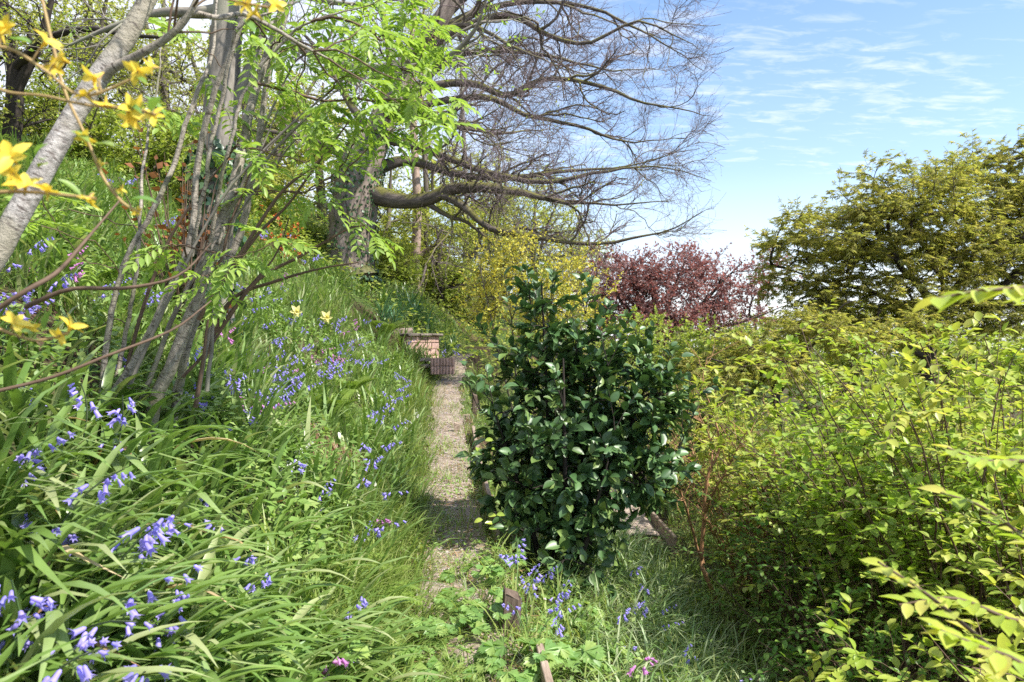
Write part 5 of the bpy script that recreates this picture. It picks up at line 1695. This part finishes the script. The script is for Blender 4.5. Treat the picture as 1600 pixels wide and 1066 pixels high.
singles = [
    (118, 806, 'violet', 'long violet bluebell spike leaning over the strap leaves by the corner', 1.15), (92, 892, 'violet', 'drooping violet bluebell spike low near the corner', 1.1), (35, 738, 'violet', 'pale violet bluebell at the picture edge below the rowan', 1.0),
    (15, 975, 'violet', 'single violet bluebell head in the bottom corner', .9), (190, 985, 'violet', 'violet bluebell head beside a bent strap leaf near the bottom', .9), (235, 945, 'violet', 'small violet bluebell cluster in front of arching leaves', .9),
    (345, 888, 'violet', 'small violet bluebell alone on the grassy bank', .8), (320, 765, 'violet', 'tiny violet bluebell above the arching leaves', .8), (345, 836, 'violet', 'violet bluebell bud cluster over the thin grass', .8),
    (180, 828, 'violet', 'violet bluebell nodding over a dark stalk', .9), (105, 605, 'violet', 'bluish bluebell spike left of the rowan stems', 1.0), (215, 660, 'violet', 'violet bluebell against the rowan base', .9), (190, 556, 'violet', 'violet bluebell head in front of a rowan stem', .8),
    (610, 790, 'pink', 'pinkish lilac bluebell spike at the path edge', 1.0), (572, 800, 'violet', 'violet bluebell spike standing by the path grass', 1.0), (575, 832, 'violet', 'lower violet bluebell spike by the path grass', .9),
    (545, 1055, 'pink', 'pink bell flower at the bottom edge near the path', .9), (520, 1010, 'pink', 'pale pink bluebell spike near the bottom edge', 1.0), (635, 1050, 'violet', 'dark violet bluebell at the bottom edge beside the path', .9), (535, 940, 'violet', 'violet bluebell over the fern fronds', .9), (555, 1010, 'violet', 'small violet bluebell bud between the leafy weeds', .7),
    (745, 850, 'violet', 'violet bluebell spike beside the path board', .9), (812, 872, 'violet', 'violet bluebell spike at the foot of the holly, first in line', 1.0), (980, 1010, 'pink', 'pink-mauve bluebell spike among the pale sedge', 1.0), (970, 1030, 'pink', 'lower pale pink bluebell spike among the pale sedge', .9),
    (875, 985, 'violet', 'pale violet bluebell head in front of the holly', .8), (1085, 1020, 'violet', 'bluish bluebell on the sedge slope', .8), (1115, 1046, 'violet', 'bluish bluebell at the bottom edge of the sedge slope', .8),
    (475, 714, 'violet', 'violet bluebell cluster above the red earth bank', 1.0), (322, 765, 'violet', 'small violet bluebell near the bank middle', .7), (500, 768, 'violet', 'violet bluebell in front of the red earth', .8), (545, 765, 'violet', 'violet bluebell beside the red earth', .8)]
for (px, py, col, lab, s) in singles:
    bluebell(px, py, col, lab, 'bluebells standing alone', s * 1.2)
for (px, py) in ((130, 795), (105, 820), (85, 845), (70, 905), (50, 920), (105, 880), (60, 725), (200, 975), (175, 990), (245, 930), (30, 970), (160, 640), (125, 600), (5, 700), (150, 810)):
    bluebell(px, py, 'violet', 'violet bluebell among the broad strap leaves in the near corner', 'bluebells among the near strap leaves', 1.15)
for (px, py, s) in ((825, 905, 1.), (840, 918, 1.), (850, 932, 1.), (835, 945, 1.), (858, 912, 1.), (846, 900, .9), (828, 925, .9), (820, 940, .8)):
    bluebell(px, py, 'violet', 'violet bluebell in the thick cluster in front of the holly', 'bluebell cluster in front of the holly', s)
for (px, py) in ((1000, 910), (1000, 955), (985, 948), (1015, 957), (1002, 985), (985, 885), (975, 962), (1012, 940)):
    bluebell(px, py, 'violet', 'violet bluebell in the row on the slope right of the holly', 'bluebells right of the holly', .9)
for (px, py) in ((440, 700), (448, 706), (455, 698), (436, 710), (462, 706), (650, 648), (642, 655), (640, 665)):
    bluebell(px, py, 'white', 'white bell flower on the bank beside the path', 'white bell flowers', .8)
up = [(395, 495), (440, 580), (385, 605), (430, 620), (545, 540), (500, 550), (520, 530), (585, 555), (410, 455), (370, 455), (450, 445), (440, 440), (240, 460), (310, 570), (330, 600), (390, 540), (460, 590), (405, 570), (560, 560), (485, 560), (470, 545), (510, 560),
      (535, 550), (530, 560), (425, 585), (415, 575), (430, 535), (455, 495), (520, 500), (545, 510), (570, 500), (530, 505), (490, 520), (500, 580), (520, 585), (400, 620), (375, 640), (380, 600), (395, 610), (435, 610), (365, 560), (350, 520)]
zone_ = lambda px, py: ('right beside the rowan stems' if px < 400 else ('just below the daffodils' if py < 530 else ('between the rowan and the ferns' if px < 470 else 'on the bank left of the brick walls')))
for q, (px, py) in enumerate(up):
    for w in range(3):
        bluebell(px + w * rnd(-14, 14), py + w * rnd(-10, 10), 'pink' if q % 6 == 5 else 'violet', ('lilac-pink' if q % 6 == 5 else 'violet') + ' bluebell in the drift ' + zone_(px, py), ('pink' if q % 6 == 5 else 'violet') + ' bluebells ' + zone_(px, py), 1.0)
for (px, py) in ((600, 625), (590, 645), (580, 690), (560, 735), (575, 745), (605, 615), (615, 605), (630, 580), (625, 590), (598, 640), (588, 660), (595, 650), (578, 700), (568, 720), (612, 612), (620, 600), (585, 680), (600, 660), (640, 590), (565, 690), (610, 630)):
    bluebell(px + rnd(-5, 5), py + rnd(-5, 5), 'violet', 'violet bluebell in the line along the bank foot beside the path', 'bluebells along the bank foot', 1.1)
for (px, py) in ((75, 205), (80, 200), (85, 208), (45, 205), (40, 200), (70, 210), (195, 278), (205, 282), (185, 275), (215, 285), (430, 370), (420, 365), (445, 372), (485, 400), (440, 378), (415, 372), (490, 405), (478, 395), (260, 350), (255, 345)):
    bluebell(px + rnd(-5, 5), py + rnd(-5, 5), 'violet', 'violet bluebell high on the bank near the crest', 'bluebells near the crest', 1.3)
for (px, py, c) in ((100, 400, 'pink'), (112, 390, 'pink'), (20, 440, 'violet'), (12, 470, 'violet'), (65, 435, 'violet'), (150, 432, 'violet'), (130, 440, 'violet'), (245, 462, 'violet'), (90, 420, 'pink'), (5, 455, 'violet'), (50, 400, 'violet'), (235, 455, 'violet'), (25, 480, 'violet'), (30, 380, 'violet')):
    bluebell(px, py, c, ('pink' if c == 'pink' else 'violet') + ' bluebell on the bank behind the leaning silver stem', c + ' bluebells behind the leaning stem', 1.1)
for (px, py) in ((695, 545), (705, 540), (690, 550), (630, 530), (715, 548)):
    bluebell(px, py, 'violet', 'violet bluebell beside the brick walls', 'bluebells by the brick walls', 1.2)

# wood avens and strawberry-like weeds, leaf by leaf
def trifoliate(seed):
    r = np.random.default_rng(seed)
    ch = []
    for a, l in ((-1.05, .8), (0, 1.0), (1.05, .8)):
        n = 15
        V = [(0, 0, 0)]
        for k in range(n):
            u = k / (n - 1)
            ang = (u - .5) * 2
            y = l * (.35 + .65 * math.cos(ang * 1.15)) * (1 + .20 * (k % 2))
            x = l * .48 * math.sin(ang * 1.5) * (1 + .24 * (k % 2))
            V.append((x, y, .16 * abs(ang) - .16 * y * y + r.normal() * .035))
        V = np.array(V)
        c, s = math.cos(-a), math.sin(-a)
        V = V @ np.array([[c, s, 0], [-s, c, 0], [0, 0, 1]])
        V[:, 1] += .05
        ch.append((V, np.array([(0, k, k + 1) for k in range(1, n)])))
    return ch


tri = [mk('leaf', trifoliate(q), m_avens) for q in range(3)]
AV = [(725, 945, 1.0), (760, 965, 1.0), (700, 990, .9), (660, 985, .9), (750, 900, 1.0), (840, 990, 1.0), (830, 1040, 1.1), (890, 960, .9), (920, 985, .9), (790, 1050, 1.0), (870, 1045, 1.1), (610, 1005, .9), (640, 1040, 1.0), (380, 1015, 1.1), (420, 1050, 1.0), (345, 1040, 1.0), (560, 970, .8),
      (700, 1050, .9), (935, 1030, .9), (965, 900, .8), (905, 915, .8), (780, 875, .8), (455, 985, .9), (500, 1040, .9)]
avn = {}
for q, (px, py, s) in enumerate(sorted(AV)):
    g = gpt(px, py, .06)
    where = 'beside the path post' if 640 < px < 800 and py < 1000 else ('below the holly' if px >= 800 else ('at the bottom edge of the path' if px > 560 else 'at the bottom of the grassy bank'))
    avn[where] = avn.get(where, 0) + 1
    root = thing('wood_avens', 'lobed-leaf weed %s, %s of these from the left' % (where, ORD[avn[where] - 1]), 'plant', g, 'lobed-leaf weeds ' + where)
    for k in range(11):
        a = rnd(0, 6.28)
        rr_ = rnd(.02, .16) * s
        h = rnd(.05, .15) * s
        tip = np.array([math.cos(a) * rr_, math.sin(a) * rr_, h])
        pt = spl([(0, 0, -.01), tip * np.array([.4, .4, .7]), tip], 5)
        lf_o = link('leaf', random.choice(tri), root, basis=basis4(frames((np.array([math.cos(a), math.sin(a), -.1]) + .2 * rdir(1)[0])[None], (np.array([.1, -.25, 1.]) + .3 * rdir(1)[0])[None], np.array([rnd(.05, .085) * s]))[0], tip))
        link('stalk', mk('stalk', [tubes(pt, np.full(5, .0013), 3)], m_stemg), root)


# ferns
def frond(seed, n=15):
    r = np.random.default_rng(seed)
    pv, pf = LEAF4
    ch = []
    zc = lambda y: .55 * y - .62 * y * y
    for k in range(n):
        y = .12 + .86 * k / (n - 1)
        l = .34 * math.sin(math.pi * (.16 + .84 * (1 - k / n))) + .02
        for sd in (-1, 1):
            ax = np.array([sd, .35, -.1 + r.normal() * .05])
            m_ = 7
            us = np.linspace(.12, .95, m_)
            base_ = np.array([0, y, zc(y)])
            d = nrm(ax)
            for u_ in us:
                pl = l * .30 * (1.05 - u_)
                for s2 in (-1, 1):
                    a2 = nrm(np.array([d[0] * .45, s2 * 1.0, -.05]))
                    ch.append((base_ + d * l * u_, a2, pl + .012))
    T = np.array([c[0] for c in ch])
    A = np.array([c[1] for c in ch])
    S = np.array([c[2] for c in ch])
    t_ = tubes(np.array([[0, y, zc(y)] for y in np.linspace(0, 1, 8)]), np.linspace(.008, .002, 8), 3)
    return [inst(LEAF2[0] * np.array([1.5, 1, 1]), LEAF2[1], frames(A, np.tile([0, 0, 1.], (len(A), 1)) + .15 * rdir(len(A)), S), T), (t_[0], t_[1], 0)]


fr = [mk('frond', frond(q), m_fern) for q in range(2)]
for (px, py, n, s, lab) in ((570, 930, 6, .24, 'bright yellow-green fern spreading over the grass beside the path'), (545, 880, 5, .22, 'small fern at the foot of the bank above the bright fern'), (610, 900, 4, .2, 'little fern at the path edge'),
                            (545, 620, 5, .32, 'pale unfurling fern on the bank left of the path'), (520, 650, 5, .30, 'pale fern beside the red earth on the bank'), (600, 530, 5, .45, 'fern in the grass left of the brick wall')):
    g = gpt(px, py, .06)
    root = thing('fern', lab, 'fern', g, 'ferns on the bank')
    for k in range(n):
        a = k / n * 6.28 + rnd(-.3, .3)
        M = frames(np.array([[math.cos(a) + .3, math.sin(a) - .2, .15 if s < .28 else 1.2]]), np.array([[0, 0, 1.]]), np.array([s * rnd(.8, 1.2)]))[0]
        link('frond', random.choice(fr), root, basis=basis4(M, np.array([0, 0, .01])))

# daffodils
def daffodil(px, py, lab):
    Y = gpt(px, py, .42)[1]
    p = at(px, py, Y)
    g = np.array([p[0] - .1, Y, float(ground(p[0] - .1, Y)) - .02])
    root = thing('daffodil', lab, 'flower', g, 'daffodils on the bank')
    pt = spl([g, (g + p) / 2 + np.array([-.03, 0, .04]), p + np.array([-.02, .03, .02]), p + np.array([0, 0, 0])], 10)
    part('stem', [tubes(pt, np.full(10, .006), 5)], m_stemg, root)
    M = frames(np.array([[.5, -.85, -.1]]), np.array([[0, 0, 1.]]), np.array([.058 * Y / 6]))[0]
    M = np.stack([M[:, 0], -M[:, 2], M[:, 1]], -1)
    pet = link('petals', mk('petals', flower5(70, 1.3, 6, .55), m_daf), root, basis=basis4(M, p - g))
    t_ = tubes(np.array([[0, 0, .0], [0, 0, .3], [0, 0, .5]]), np.array([.16, .22, .32]), 10)
    link('trumpet', mk('trumpet', [(t_[0], t_[1], 0)], m_daf), pet)


daffodil(463, 487, 'pale yellow daffodil on the bank, the one with a long bent stalk')
daffodil(510, 496, 'pale yellow daffodil on the bank closer to the big tree')

# orange azalea high on the bank
g = gpt(430, 395, .1)
root = thing('orange_azalea', 'shrub with orange and copper blossom high on the bank left of the big trunk', 'shrub', g - np.array([0, 0, .03]))
k = 26
c = at(430, 372, g[1])
e = c + rng.normal(size=(k, 3)) * np.array([.42, .3, .22])
tw = np.stack([spl([g + .05 * rng.normal(size=3), (g + e[q]) / 2 + .1 * rng.normal(size=3), e[q]], 6) for q in range(k)])
part('stems', [tubes(tw, np.tile(np.linspace(.010, .003, 6), (k, 1)), 4)], b_shoot, root)
M, S = leaves_on(tw, 22, .55, 1, 1.1, (.05, .085), .9, 1)
sel = rng.random(len(S)) < .6
part('blossom', [inst(LEAF4[0] * np.array([1.5, 1, 1]), LEAF4[1], M[sel], S[sel])], m_azo, root, kind='stuff')
part('leaves', [inst(LEAF4[0], LEAF4[1], M[~sel], S[~sel])], m_wood2, root, kind='stuff')

# ivy leaves trailing round the rowan base
g = gpt(215, 640, .05)
root = thing('ground_ivy', 'ivy with pale-veined leaves trailing at the rowan base', 'ivy', g)
ivm = mk('leaf', [IVY], m_ivypale)
for (px, py) in ((150, 575), (140, 570), (235, 605), (260, 560), (225, 630), (155, 590), (215, 655), (240, 585), (200, 690), (120, 640), (160, 700), (265, 660), (250, 625), (310, 540), (145, 960), (155, 945), (180, 770), (110, 680)):
    q = gpt(px, py, .10)
    if q is None:
        continue
    p = at(px, py, q[1])
    link('leaf', ivm, root, basis=basis4(frames(nrm(rdir(1) * np.array([1, .5, .6]) + np.array([0, 0, -.6])), np.array([[.2, -1., .8]]) + .3 * rdir(1), np.array([rnd(.045, .07)]))[0], p - g))
vp = []
for q in range(5):
    pp = [gpt(px, py, .05) for px, py in ((215 + rnd(-20, 20), 650), (190 + rnd(-50, 50), 620 + rnd(-30, 30)), (160 + rnd(-60, 90), 680 + rnd(-60, 60)))]
    pp = [p_ + np.array([0, 0, .06]) for p_ in pp]
    vp.append(spl(pp, 10))
part('vine_stems', [tubes(np.array(vp), np.full((5, 10), .0025), 4)], b_shoot, root)
